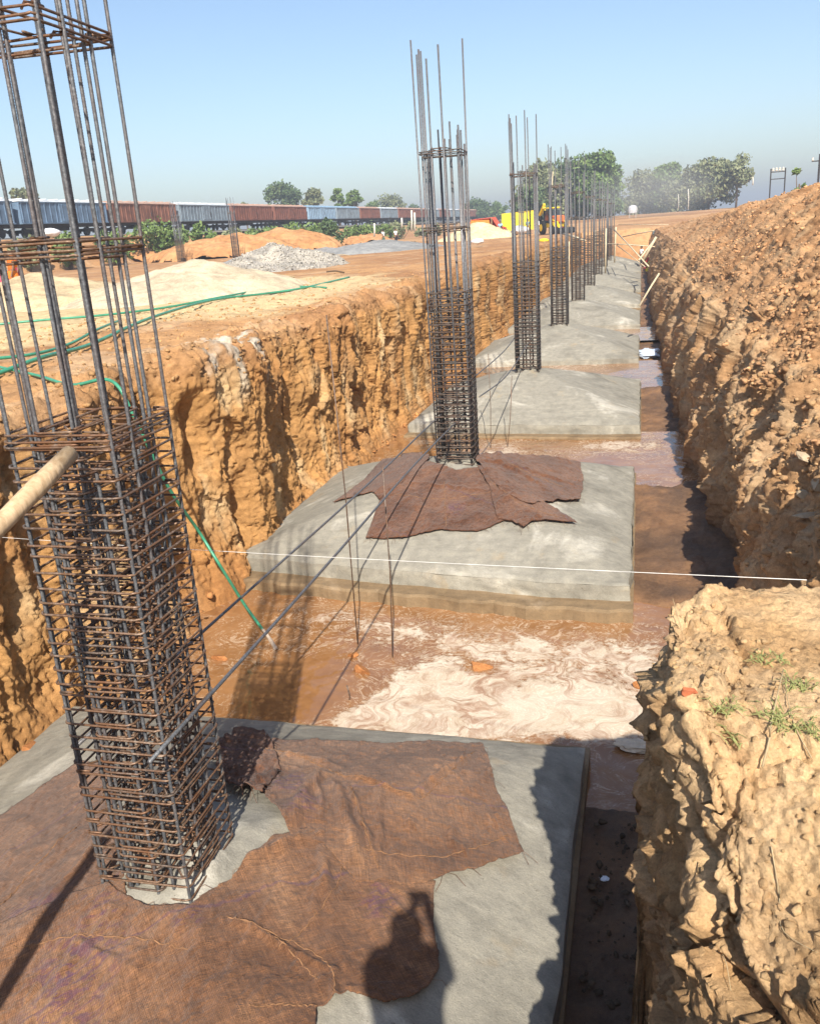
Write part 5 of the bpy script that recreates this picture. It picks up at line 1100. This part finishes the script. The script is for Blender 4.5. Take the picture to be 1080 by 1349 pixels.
for k, (px, yt, w, y, m, lab) in enumerate(((188, 288, 74, 88, 'leafmid', 'wide light green bush against the rust-streaked boxcar'), (140, 300, 50, 80, 'leafmid', 'low green bush below the seam of blue and rust-streaked boxcars'), (232, 295, 30, 96, 'leafmid', 'small green bush below the start of the grey-blue boxcar'), (270, 286, 34, 98, 'leafmid', 'rounded green bush in front of the grey-blue boxcar'), (303, 292, 26, 104, 'leafolive', 'olive bush beside the slim far cage'),
        (340, 296, 44, 108, 'leafmid', 'low green bush under the brown boxcars'), (372, 290, 44, 112, 'leafmid', 'green bush behind the steepest orange mound'), (405, 288, 44, 112, 'leafmid', 'leafy bush rising before the light blue boxcar'), (435, 282, 34, 112, 'leafdark', 'darkest dense bush before the blue-grey boxcar'), (412, 304, 40, 104, 'leafdark', 'drooping dark bush spilling down behind the mounds'),
        (470, 292, 40, 130, 'leafmid', 'low green bush before the lone brown boxcar'), (500, 294, 36, 140, 'leafmid', 'low green scrub behind the walking workers'), (528, 292, 34, 150, 'leafolive', 'olive scrub next to the concrete fence posts'), (565, 296, 40, 150, 'leafolive', 'olive scrub behind the bars of the second cage'), (85, 302, 50, 74, 'leafmid', 'scrubby bush below the dark blue boxcars'), (30, 304, 40, 70, 'leafolive', 'scrubby bush behind the sari-clad workers'))):
    bush(px, yt, w, y, lab, m, 100 + k)

# ------------------------------------------------------------------ people
def skinmesh(name, chains, parent, m, sub=1):
    """one continuous tapered surface grown from a joint skeleton: chains of (point, radius) that share joints"""
    V, R_, E_, idx = [], [], [], {}
    for ch in chains:
        prev = None
        for p, r in ch:
            k = tuple(round(c, 4) for c in p)
            if k not in idx: idx[k] = len(V); V.append(p); R_.append(r)
            i = idx[k]
            if prev is not None and prev != i: E_.append((prev, i))
            prev = i
    me = bpy.data.meshes.new(name); me.from_pydata(V, E_, []); me.materials.append(m)
    o = bpy.data.objects.new(name, me); COL.objects.link(o); o.parent = parent
    md = o.modifiers.new('skin', 'SKIN'); md.use_smooth_shade = True; ss = o.modifiers.new('subdivision', 'SUBSURF'); ss.levels = sub; ss.render_levels = sub
    for i, r in enumerate(R_):
        sv = me.skin_vertices[0].data[i]; sv.radius = (r, r) if not isinstance(r, tuple) else r; sv.use_root = (i == 0)
    return o
M['skin'] = plain('brown_skin', (.20, .105, .06), .6, .3, .1); M['hair'] = plain('black_hair', (.012, .01, .01), .5, .4, .1)
CLOTH = {}
def cloth(c):
    if c not in CLOTH: CLOTH[c] = plain('cotton_cloth_%d' % len(CLOTH), c, .9, .1, .2, 9)
    return CLOTH[c]
def person(loc, face, label, top, bottom, pose='stand', skirt=False, scale=1.0, phone=False, group='workers on the site', hat=None):
    root = empty('person', loc, label, 'person', group, face); root.scale = (scale,) * 3
    P = lambda x, y, z: (x, y, z)                     # the figure looks along +Y
    hip = .92
    if pose in ('stand', 'phone', 'carry'):
        pel = P(0, 0, hip); kn = [P(s * .105, .02, .50) for s in (-1, 1)]; an = [P(s * .11, -.02, .09) for s in (-1, 1)]; to = [P(s * .13, .16, .03) for s in (-1, 1)]; hj = [P(s * .10, 0, .86) for s in (-1, 1)]; ch = P(0, -.01, 1.28); nk = P(0, 0, 1.46); hd = P(0, .03, 1.60)
    elif pose == 'walk':
        pel = P(0, 0, hip - .02); kn = [P(-.10, .16, .50), P(.10, -.02, .49)]; an = [P(-.10, .24, .09), P(.10, -.30, .14)]; to = [P(-.10, .41, .04), P(.10, -.18, .03)]; hj = [P(s * .10, 0, .85) for s in (-1, 1)]; ch = P(0, .03, 1.27); nk = P(0, .05, 1.45); hd = P(0, .09, 1.59)
    elif pose == 'bend':
        pel = P(0, -.12, .88); kn = [P(s * .11, .03, .50) for s in (-1, 1)]; an = [P(s * .12, -.02, .09) for s in (-1, 1)]; to = [P(s * .13, .16, .03) for s in (-1, 1)]; hj = [P(s * .10, -.1, .84) for s in (-1, 1)]; ch = P(0, .25, 1.06); nk = P(0, .40, 1.10); hd = P(0, .53, 1.08)
    else:                                             # squat
        pel = P(0, -.14, .26); kn = [P(s * .17, .26, .48) for s in (-1, 1)]; an = [P(s * .13, .02, .09) for s in (-1, 1)]; to = [P(s * .14, .2, .03) for s in (-1, 1)]; hj = [P(s * .11, -.1, .26) for s in (-1, 1)]; ch = P(0, .02, .60); nk = P(0, .08, .77); hd = P(0, .13, .91)
    sh = [(s * .185, ch[1] + (nk[1] - ch[1]) * .5, ch[2] + (nk[2] - ch[2]) * .62) for s in (-1, 1)]
    if pose == 'phone': el = [(-.25, .12, 1.17), (.20, .16, 1.17)]; ha = [(-.075, .30, 1.46), (.075, .30, 1.46)]
    elif pose == 'carry': el = [(-.27, .08, 1.14), (.27, .08, 1.14)]; ha = [(-.16, .32, 1.06), (.16, .32, 1.06)]
    elif pose == 'walk': el = [(-.25, -.12, 1.13), (.25, .10, 1.13)]; ha = [(-.25, -.02, .88), (.25, .30, .95)]
    elif pose == 'bend': el = [(-.24, .36, .84), (.24, .36, .84)]; ha = [(-.15, .44, .58), (.15, .44, .58)]
    elif pose == 'squat': el = [(-.26, .24, .50), (.26, .24, .50)]; ha = [(-.12, .42, .38), (.12, .42, .38)]
    else: el = [(-.26, -.02, 1.14), (.26, -.02, 1.14)]; ha = [(-.27, .08, .90), (.27, .08, .90)]
    chains = [[(pel, .125), (tuple((np.array(pel) + ch) / 2), .115), (ch, .135), (nk, .055), (tuple((np.array(nk) * .55 + np.array(hd) * .45)), .068), (hd, .112), (tuple(np.array(hd) + [0, .0, .085]), .092)],
              [(hd, .112), (tuple(np.array(hd) + [0, .105, -.025]), .024)]]
    for i, s in enumerate((-1, 1)):
        chains.append([(pel, .125), (hj[i], .085), (kn[i], .055), (an[i], .036), (to[i], .034)])
        f = np.array(ha[i]) - np.array(el[i]); f = f / np.linalg.norm(f); wr = np.array(ha[i]); palm = wr + f * .075
        chains.append([(ch, .135), (sh[i], .062), (el[i], .042), (tuple(wr), .028), (tuple(palm), .034)])
        side = np.cross(f, [0, 0, 1.0]); side = side / (np.linalg.norm(side) + 1e-6); cur = np.array([0, .25, -.45]) if pose != 'phone' else np.array([-s * .9, .0, .1])
        for k, l in enumerate((.072, .082, .078, .062)):   # four fingers and a thumb
            b = palm + side * (.026 - .0175 * k) + f * .02; m_ = b + f * l * .5; e = m_ + (f + cur) * l * .42
            chains.append([(tuple(palm), .034), (tuple(b), .011), (tuple(m_), .0095), (tuple(e), .008)])
        t0 = wr + f * .03 - side * s * .03 + np.array([0, 0, .012]); chains.append([(tuple(wr), .028), (tuple(t0), .013), (tuple(t0 + f * .045 + np.array([0, 0, .012])), .010)])
    skinmesh('body', chains, root, M['skin'], 1)
    tc = [[(tuple(np.array(pel) + (np.array(ch) - pel) * .05), .145), (tuple((np.array(pel) + ch) / 2), .138), (ch, .155), (tuple(np.array(ch) * .25 + np.array(nk) * .75), .085)]]
    for i in range(2): tc.append([(ch, .155), (sh[i], .080), (tuple(np.array(sh[i]) * .35 + np.array(el[i]) * .65), .062)])
    skinmesh('shirt' if not skirt else 'blouse', tc, root, cloth(top), 1)
    if skirt:
        m = MB(); z1 = pel[2] + .10; zb = .04; pr = [(.27, zb), (.26, zb + .2), (.22, zb + (z1 - zb) * .55), (.185, z1 - .12), (.15, z1)]; V = []; n = 22
        for r, z in pr:
            for k in range(n):
                a = 2 * math.pi * k / n; rr = r * (1 + .07 * math.sin(a * 7) * (1 - (z - zb) / (z1 - zb))); V.append((rr * math.cos(a) + pel[0], rr * math.sin(a) * (1.0 if pose != 'squat' else 1.6) + pel[1] + (.1 if pose == 'squat' else 0), z))
        m.add(V, [(i * n + k, i * n + (k + 1) % n, (i + 1) * n + (k + 1) % n, (i + 1) * n + k) for i in range(4) for k in range(n)]); m.build('skirt', cloth(bottom), root, True)
        skinmesh('shawl', [[(tuple(np.array(hd) + [0, -.03, .07]), .075), (tuple(np.array(hd) + [0, -.09, -.06]), .10), (tuple(np.array(nk) + [0, -.10, -.10]), .13), (tuple((np.array(pel) + ch) / 2 + [0, -.12, 0]), .10)]], root, cloth(bottom), 1)
    else:
        skinmesh('trousers', [[(tuple(np.array(pel) + [0, 0, .04]), .145), (pel, .142), (hj[0], .105), (kn[0], .075), (tuple(np.array(an[0]) + [0, 0, .05]), .062)], [(pel, .142), (hj[1], .105), (kn[1], .075), (tuple(np.array(an[1]) + [0, 0, .05]), .062)]], root, cloth(bottom), 1)
        skinmesh('hair', [[(tuple(np.array(hd) + [0, -.055, -.06]), .088), (tuple(np.array(hd) + [0, -.045, .02]), .118), (tuple(np.array(hd) + [0, -.02, .09]), .115), (tuple(np.array(hd) + [0, .03, .125]), .075)]], root, M['hair'] if hat is None else cloth(hat), 1)
    if pose == 'phone':                               # loose overshirt added to broaden the unseen figure's cast shadow
        skinmesh('shadow_overshirt', [[((0, 0, .80), .22), ((0, 0, 1.05), .205), ((0, 0, 1.28), .22), ((0, 0, 1.43), .13)], [((0, 0, 1.28), .19), (sh[0], .13), (tuple(np.array(sh[0]) * .4 + np.array(el[0]) * .6), .09)], [((0, 0, 1.28), .19), (sh[1], .13), (tuple(np.array(sh[1]) * .4 + np.array(el[1]) * .6), .09)]], root, cloth((.2, .22, .26)), 1)
    return root
# the photographer, whose shadow falls on the burlap
ph = person((.04, -.43, -.235), 0.0, 'person in dark shirt standing on the bank edge holding up a phone', (.10, .13, .2), (.05, .05, .06), 'phone', scale=1.03, group='people at the near bank')
mb = MB(); mb.box((0, 0, 0), (.155, .009, .078), bev=.004); pho = mb.build('mobile_phone', plain('black_phone_shell', (.02, .02, .022), .25, .5, .05), None, False, (.04, -.105, CAMZ - .03)); tag(pho, 'black mobile phone held up in both hands over the bank edge', 'mobile phone')
def at(px, py, y):
    p = Py(px, py, y); return (p[0], y, float(ground_z(p[0], y)) - .0)
W = [((24, 395), 27.0, 'woman in an orange sari standing by the dark gravel behind the foremost cage', (.62, .16, .03), (.75, .20, .03), 'stand', True, 1.0, 2.4), ((12, 400), 26.0, 'person in a pink and red garment squatting at the frame border by the gravel', (.55, .06, .10), (.6, .10, .18), 'squat', True, 1.0, 1.0), ((20, 350), 34.0, 'person in a dark red blouse standing behind the orange-clad woman', (.33, .02, .05), (.30, .03, .06), 'stand', True, 1.0, 2.8),
     ((505, 308), 95.0, 'worker in a pale shirt and green trousers walking by the grey grit heap', (.60, .62, .60), (.10, .18, .14), 'walk', False, 1.0, 1.2), ((521, 306), 97.0, 'worker in white with dark trousers next to the walking one', (.78, .78, .76), (.03, .03, .04), 'stand', False, 1.0, 4.2),
     ((659, 305), 98.0, 'worker in a light blue shirt between white sacks and yellow tarp', (.25, .42, .62), (.16, .14, .12), 'stand', False, 1.0, 3.5), ((666, 306), 97.0, 'worker in a red shirt next to the light blue one', (.5, .06, .04), (.35, .18, .12), 'bend', False, 1.0, 2.0), ((695, 306), 95.0, 'worker in a grey-green shirt in front of the yellow tarp', (.22, .32, .30), (.12, .12, .12), 'carry', False, 1.0, 5.8), ((709, 306), 92.0, 'worker in a white shirt beside the excavator wheel', (.80, .80, .78), (.30, .32, .34), 'carry', False, 1.0, 1.6), ((740, 302), 98.0, 'person in a pink sari behind the bars next to the excavator', (.62, .08, .20), (.65, .10, .22), 'stand', True, 1.0, 3.0), ((618, 303), 99.0, 'worker in red squatting by the orange tent', (.5, .05, .06), (.4, .08, .08), 'squat', True, 1.0, 1.0)]
for (px, py), y, lab, a, b, pose, sk, sc, fa in W: person(at(px, py, y), fa, lab, a, b, pose, sk, sc)
for x, y, lab, a, b, pose, sk, fa in ((.02, 86.0, 'worker in a white shirt standing in the trench far down by the bank', (.8, .8, .78), (.10, .10, .10), 'stand', False, 2.2), (.62, 80.0, 'worker in red squatting in the trench under the wooden struts', (.5, .04, .04), (.4, .04, .05), 'squat', True, 1.2), (.75, 76.0, 'worker with a yellow cloth squatting nearest the struts in the trench', (.7, .6, .04), (.75, .62, .05), 'squat', True, 4.0)):
    person((x, y, FLOORZ + .35), fa, lab, a, b, pose, sk)

# ------------------------------------------------------------------ camp at the end of the site
def drape(name, pts, faces, m, label, cat, parent=None):
    me = bpy.data.meshes.new(name); me.from_pydata(pts, [], faces); o = link(name, me, m, parent); md = o.modifiers.new('cut', 'SUBSURF'); md.subdivision_type = 'SIMPLE'; md.levels = 3; md.render_levels = 3; s = o.modifiers.new('t', 'SOLIDIFY'); s.thickness = .03
    return tag(o, label, cat) if label else o
M['orange'] = plain('orange_tarp', (.80, .20, .03), .6, .2, .2, 1.5, .03); M['redtarp'] = plain('red_orange_tarp', (.62, .10, .05), .6, .2, .2, 1.5, .03); M['yellow'] = plain('yellow_tarp', (.72, .58, .03), .55, .3, .15, 1.5, .03)
b = Py(634, 303, 104.0); ox, oy = b[0], 104.0
tent = empty('tarp_tent', (ox, oy, -.05), 'orange tarp tent with a yellow lit opening at the end of the site', 'tent')
drape('tarp_cover', [(-1.7, 0, .0), (-1.2, 0, 2.1), (1.2, .3, 2.2), (2.6, .2, 0), (-1.7, 3, 0), (-1.2, 3, 2.2), (1.2, 3.2, 2.3), (2.6, 3, 0)], [(1, 2, 6, 5), (0, 1, 5, 4), (2, 3, 7, 6), (5, 6, 7, 4)], M['redtarp'], None, None, tent)
drape('tarp_lining', [(-1.66, -.12, .05), (-1.15, -.12, 2.05), (.9, .1, 2.0), (1.3, .1, .05)], [(0, 1, 2, 3)], M['orange'], None, None, tent)
mb = MB()
for x in (-1.2, 1.2): mb.tube([(x, .05, 0), (x, .05, 2.2)], .04, 6)
mb.build('tent_pole', M['wood'], tent)
b = Py(682, 296, 112.0); bx = b[0]; yt = empty('tarp_shelter', (bx, 112.0, 0.0), 'bright yellow tarp shelter hung behind the third cage', 'tarp shelter')
drape('tarp_cover', [(-2.0, 0, .55), (-2.0, .2, 2.55), (-.6, .1, 2.62), (-.6, 0, .5), (.6, .2, 2.5), (.6, .0, .6), (1.9, .1, 2.7), (1.9, 0, .5), (-2.0, 2.6, 2.2), (1.9, 2.6, 2.2)], [(0, 1, 2, 3), (3, 2, 4, 5), (5, 4, 6, 7), (1, 8, 9, 6)], M['yellow'], None, None, yt)
for x in (-2, 0, 1.9):
    mb = MB(); mb.tube([(x, .3, -.1), (x, .3, 2.6)], .05, 6); mb.build('shelter_post', M['wood'], yt)
rng = random.Random(4)
for k in range(14):
    p = Py(648 + 4.2 * (k % 4), 303, 97.0); mb = MB(); V, Fc = ICO[2]; mb.add([(v[0] * .36 * (1 - .25 * v[0] ** 4), v[1] * .24, v[2] * .15) for v in V], Fc)
    o = mb.build('cement_sack', M['white'], None, True, (p[0] + rng.uniform(-.06, .06), 97 + .1 * (k % 3), .08 + .27 * (k // 4))); o.rotation_euler = (0, 0, rng.uniform(-.3, .3)); tag(o, 'white cement sack in the stacked pile in front of the light blue shirted worker', 'cement sack', 'white cement sacks')
for k, (px, py, y, s, m, lab) in enumerate(((629, 318, 62, .45, 'white', 'white crumpled sack lying on the bank between second and third cage'), (684, 303, 88, .9, 'white', 'pale heap of bags under the yellow tarp'), (716, 317, 66, .35, 'yellow', 'small yellow sheet on the bank edge behind the third cage'), (238, 357, 33, .35, 'white', 'white bag stuck behind the crest of the pale sand'), (68, 306, 70, .8, 'white', 'white bundle under the dark blue boxcars'))):
    p = Py(px, py, y); V, Fc = ICO[2]; V = np.array(V) * (1 + .3 * fbm(np.array(V) * 1.5 + k, 2))[:, None]; mb = MB(); mb.add(V * np.array([s, s * .8, s * .45]), Fc); tag(mb.build('cloth_bundle', M[m], None, True, (p[0], y, p[2] if k != 4 else p[2])), lab, 'bundle')

# backhoe loader
ex = empty('backhoe_loader', (Py(728, 305, 98.0)[0], 98.0, 0.0), 'yellow backhoe loader with orange hood and raised arm behind the fourth cage', 'backhoe loader', None, math.radians(28))
Y_ = plain('yellow_machine_paint', (.72, .50, .02), .45, .4, .15, 2); OR = plain('orange_machine_paint', (.62, .16, .05), .5, .4, .15, 2); GL = plain('cab_glass', (.03, .04, .05), .1, .6, .05); RU = plain('rubber_tyre', (.02, .02, .02), .9, .2, .1)
mb = MB(); mb.box((0, 0, .95), (1.3, 3.6, .5), bev=.05); mb.build('chassis', Y_, ex)
mb = MB(); mb.box((0, -1.35, 1.5), (1.0, 1.5, .75), bev=.12); mb.build('hood', OR, ex)
cab = MB()
for x in (-.65, .65):
    for y in (-.5, .85): cab.box((x, y, 1.85), (.1, .1, 1.5))
cab.box((0, .17, 1.22), (1.4, 1.45, .12)); cb = cab.build('cab_frame', RU, ex); g = MB(); g.box((0, .17, 1.85), (1.24, 1.28, 1.2)); g.build('cab_window', GL, cb)
mb = MB(); mb.box((0, .17, 2.65), (1.6, 1.7, .14), bev=.05); mb.build('cab_roof', Y_, ex)
for x, y, r in ((-.8, .9, .72), (.8, .9, .72), (-.8, -1.6, .45), (.8, -1.6, .45)):
    mb = MB(); mb.lathe((x, y, r), [(r * .6, -.2), (r, -.16), (r, .16), (r * .6, .2)], 20, 'X'); w = mb.build('wheel', RU, ex); mb = MB(); mb.lathe((x, y, r), [(r * .1, -.22), (r * .52, -.21), (r * .52, .21), (r * .1, .22)], 16, 'X'); mb.build('rim', Y_, w)
mb = MB()
for x in (-.45, .45): mb.tube([(x, -.9, 1.5), (x, -2.3, 1.2), (x, -2.9, .5)], .1, 6)
la = mb.build('loader_arm', Y_, ex); mb = MB(); mb.box((0, -3.2, .35), (2.1, .7, .6), bev=.15); mb.build('loader_bucket', RU, la)
mb = MB(); mb.box((0, 2.1, 1.9), (.3, .34, 2.3), tilt=Matrix.Rotation(-.35, 3, 'X'), bev=.05); mb.build('boom', Y_, ex); mb = MB(); mb.box((0, 3.0, 2.5), (.26, .3, 2.0), tilt=Matrix.Rotation(.9, 3, 'X'), bev=.05); mb.build('dipper', Y_, ex); mb = MB(); mb.box((0, 3.7, 1.7), (.6, .55, .6), bev=.15); mb.build('digger_bucket', RU, ex)
rod('wooden_pole', [tuple(Py(724, 292, 96)), tuple(Py(728, 226, 96))], .045, 'plank', 'thin pale pole standing up beside the backhoe cab', 'wooden pole')

# posts, poles and pylons
def post(px, py0, py1, y, r, m, label, cat='post', group=None): return rod(cat.replace(' ', '_'), [tuple(Py(px, py0, y)), tuple(Py(px + .5, (py0 + py1) / 2, y)), tuple(Py(px, py1, y))], r, m, label, cat, group)
M['concpost'] = plain('pale_concrete_post', (.55, .52, .45), .9, .2, .15)
for k, (px, a, b_, lab) in enumerate(((493, 312, 294, 'low pale fence post near the walking workers'), (529, 300, 287, 'short pale fence post before the brown boxcar'), (542, 305, 277, 'tall pale fence post next to the second rebar cage'), (546, 305, 280, 'tall pale fence post touching the outline of the second cage'))): post(px, a, b_, 110, .12, 'concpost', lab, 'fence post', 'concrete fence posts')
post(906, 276, 249, 200, .12, 'concpost', 'slim white pole among the dusty trees', 'utility pole'); post(893, 276, 256, 205, .10, 'concpost', 'shorter white pole among the dusty trees', 'utility pole'); post(991, 244, 233, 190, .12, 'concpost', 'white pole tip beside the leaning-trunk tree', 'utility pole')
def pylon(px0, px1, ytop, ybase, y, label):
    A, B, T = Py(px0, ybase, y), Py(px1, ybase, y), Py(px0, ytop, y); h = T[2] - A[2]; w = B[0] - A[0]; root = empty('pole_structure', tuple(A - np.array([0, 0, 5])), label, 'power pole')
    for x in (0, w):
        mb = MB(); mb.tube([(x, 0, 0), (x, 0, h + 5 + .3)], .08, 6); mb.build('pole', M['iron'], root)
    mb = MB()
    for z in (h - .1, h * .35): mb.box((w / 2, 0, z + 5), (w, .10, .10))
    cr = mb.build('crossbeam', M['iron'], root)
    for k in range(4): mb = MB(); mb.lathe((w * (.15 + .23 * k), 0, h + 5.0), [(.1, 0), (.16, .1), (.1, .2), (.14, .3), (.06, .4)], 8); mb.build('insulator', M['concpost'], cr)
pylon(1014, 1033, 226, 242, 120, 'twin-legged power pole with crossbeam above the spoil crest')
p = Py(1077, 240, 110); h = Py(1077, 203, 110)[2] - p[2]; root = empty('utility_pole', (p[0], 110, p[2] - 4), 'single power pole with crossarm at the frame border above the spoil crest', 'power pole')
mb = MB(); mb.tube([(0, 0, 0), (0, 0, h + 4)], .12, 6); mb.build('pole', M['iron'], root); mb = MB(); mb.box((0, 0, h + 3.3), (1.6, .1, .12)); ca = mb.build('crossarm', M['iron'], root)
for x in (-.7, .7): mb = MB(); mb.lathe((x, 0, h + 3.36), [(.08, 0), (.12, .1), (.06, .35)], 8); mb.build('insulator', M['concpost'], ca)
p = Py(833, 280, 190); tk = empty('water_tank', (p[0], 190, float(ground_z(p[0], 190))), 'small white water tank on a stand at the field edge', 'water tank'); mb = MB(); mb.lathe((0, 0, .9), [(.3, -.1), (.85, 0), (.9, .5), (.85, 1.1), (.6, 1.4), (.2, 1.5)], 16); mb.build('tank', M['white'], tk)
for x in (-.6, .6):
    mb = MB(); mb.box((x, 0, .4), (.12, 1.2, .9)); mb.build('stand_leg', M['concpost'], tk)

# formwork timbers and struts at the far end of the trench
def timber(a, b_, r, label, m='plank'): return rod('timber_strut', [tuple(a), tuple((np.array(a) + b_) / 2 + np.array([0, 0, .02])), tuple(b_)], r, m, label, 'timber', 'formwork timbers far down the trench', 7)
def tp(px, py, y): return Py(px, py, y)
for k, (a, b_, lab) in enumerate((((748, 398, 42.3), (749, 318, 42.3), 'pale vertical timber against the fifth cage'), ((797, 360, 64), (798, 301, 64), 'pale vertical timber against a far cage, the longest one'), ((784, 352, 72), (784, 304, 72), 'pale vertical timber between two far cages'), ((809, 346, 73), (811, 299, 73), 'pale vertical timber nearest the squatting workers'), ((808, 302, 70), (854, 351, 56), 'long pale timber slanting down to the shaded bank'), ((800, 321, 68), (862, 325, 66), 'horizontal pale timber across the far trench'), ((812, 323, 70), (850, 352, 60), 'thinner pale timber below the long slanting one'), ((814, 296, 80), (880, 296, 76), 'high horizontal string-thin timber at the far end'), ((820, 312, 82), (860, 304, 70), 'thin bamboo rising to the bank at the far end'), ((846, 345, 58), (864, 312, 58), 'thick pale board leaning on the shaded bank'), ((841, 343, 60), (860, 318, 62), 'second pale board leaning on the shaded bank'), ((842, 403, 33), (868, 360, 33.5), 'single thin pole leaning on the bank beside the fourth footing'), ((742, 308, 50), (770, 317, 46), 'dark timber lying across the tops of the fourth and fifth cages'))):
    timber(tp(*a), tp(*b_), (.04, .055, .05, .055, .045, .04, .03, .025, .04, .08, .06, .035, .06)[k], lab)
for k, (px, py, l, a, lab) in enumerate(((318, 362, .9, .6, 'dark stick stuck in the slope of the pale sand'), (330, 362, 1.6, .2, 'long bent stick lying on the pale sand'), (440, 336, 1.4, .1, 'weathered plank lying before the grey grit'), (430, 358, .7, -.2, 'broken dark board at the foot of the gravel stones'))):
    p = Pz(px, py, .25 if k < 2 else .1); d = np.array([math.cos(a), .3, -.12]) * l; rod('wooden_stick', [tuple(p), tuple(p + d * .5 + [0, 0, .05]), tuple(p + d)], .035, 'bark' if k in (0, 3) else 'twig', lab, 'stick')

# ------------------------------------------------------------------ dusty air
hm = bpy.data.materials.new('dusty_air'); hm.use_nodes = True; hm.node_tree.nodes.clear()
ho = hm.node_tree.nodes.new('ShaderNodeOutputMaterial'); hv = hm.node_tree.nodes.new('ShaderNodeVolumePrincipled'); hm.node_tree.links.new(hv.outputs[0], ho.inputs['Volume'])
hv.inputs['Color'].default_value = (.80, .86, .95, 1); hv.inputs['Density'].default_value = .0011; hv.inputs['Anisotropy'].default_value = .2
mb = MB(); mb.box((0, 1200, 14), (3400, 3200, 38)); tag(mb.build('haze', hm), kind='stuff')

# a puff of site dust drifting before the far trees
dm = bpy.data.materials.new('drifting_dust'); dm.use_nodes = True; dm.node_tree.nodes.clear(); nd = dm.node_tree.nodes; ld = dm.node_tree.links
do = nd.new('ShaderNodeOutputMaterial'); dv = nd.new('ShaderNodeVolumePrincipled'); ld.new(dv.outputs[0], do.inputs['Volume']); dv.inputs['Color'].default_value = (.9, .86, .8, 1)
dt = nd.new('ShaderNodeTexCoord'); dn = nd.new('ShaderNodeTexNoise'); dn.inputs['Scale'].default_value = 1.6; dn.inputs['Detail'].default_value = 4; ld.new(dt.outputs['Object'], dn.inputs['Vector'])
dl = nd.new('ShaderNodeVectorMath'); dl.operation = 'LENGTH'; ld.new(dt.outputs['Object'], dl.inputs[0])
d1 = math_(nd, ld, 'SUBTRACT', 1.0, dl.outputs['Value']); d2 = math_(nd, ld, 'MULTIPLY', d1, math_(nd, ld, 'MULTIPLY', dn.outputs['Fac'], .13)); d3 = math_(nd, ld, 'MAXIMUM', d2, 0.0); ld.new(d3, dv.inputs['Density'])
p = Py(862, 262, 185); mb = MB(); mb.add([tuple(v) for v in ICO[3][0]], ICO[3][1]); du = mb.build('dust', dm, None, True, (p[0], 185, p[2] + 1.5)); du.scale = (13, 10, 7); tag(du, kind='stuff')
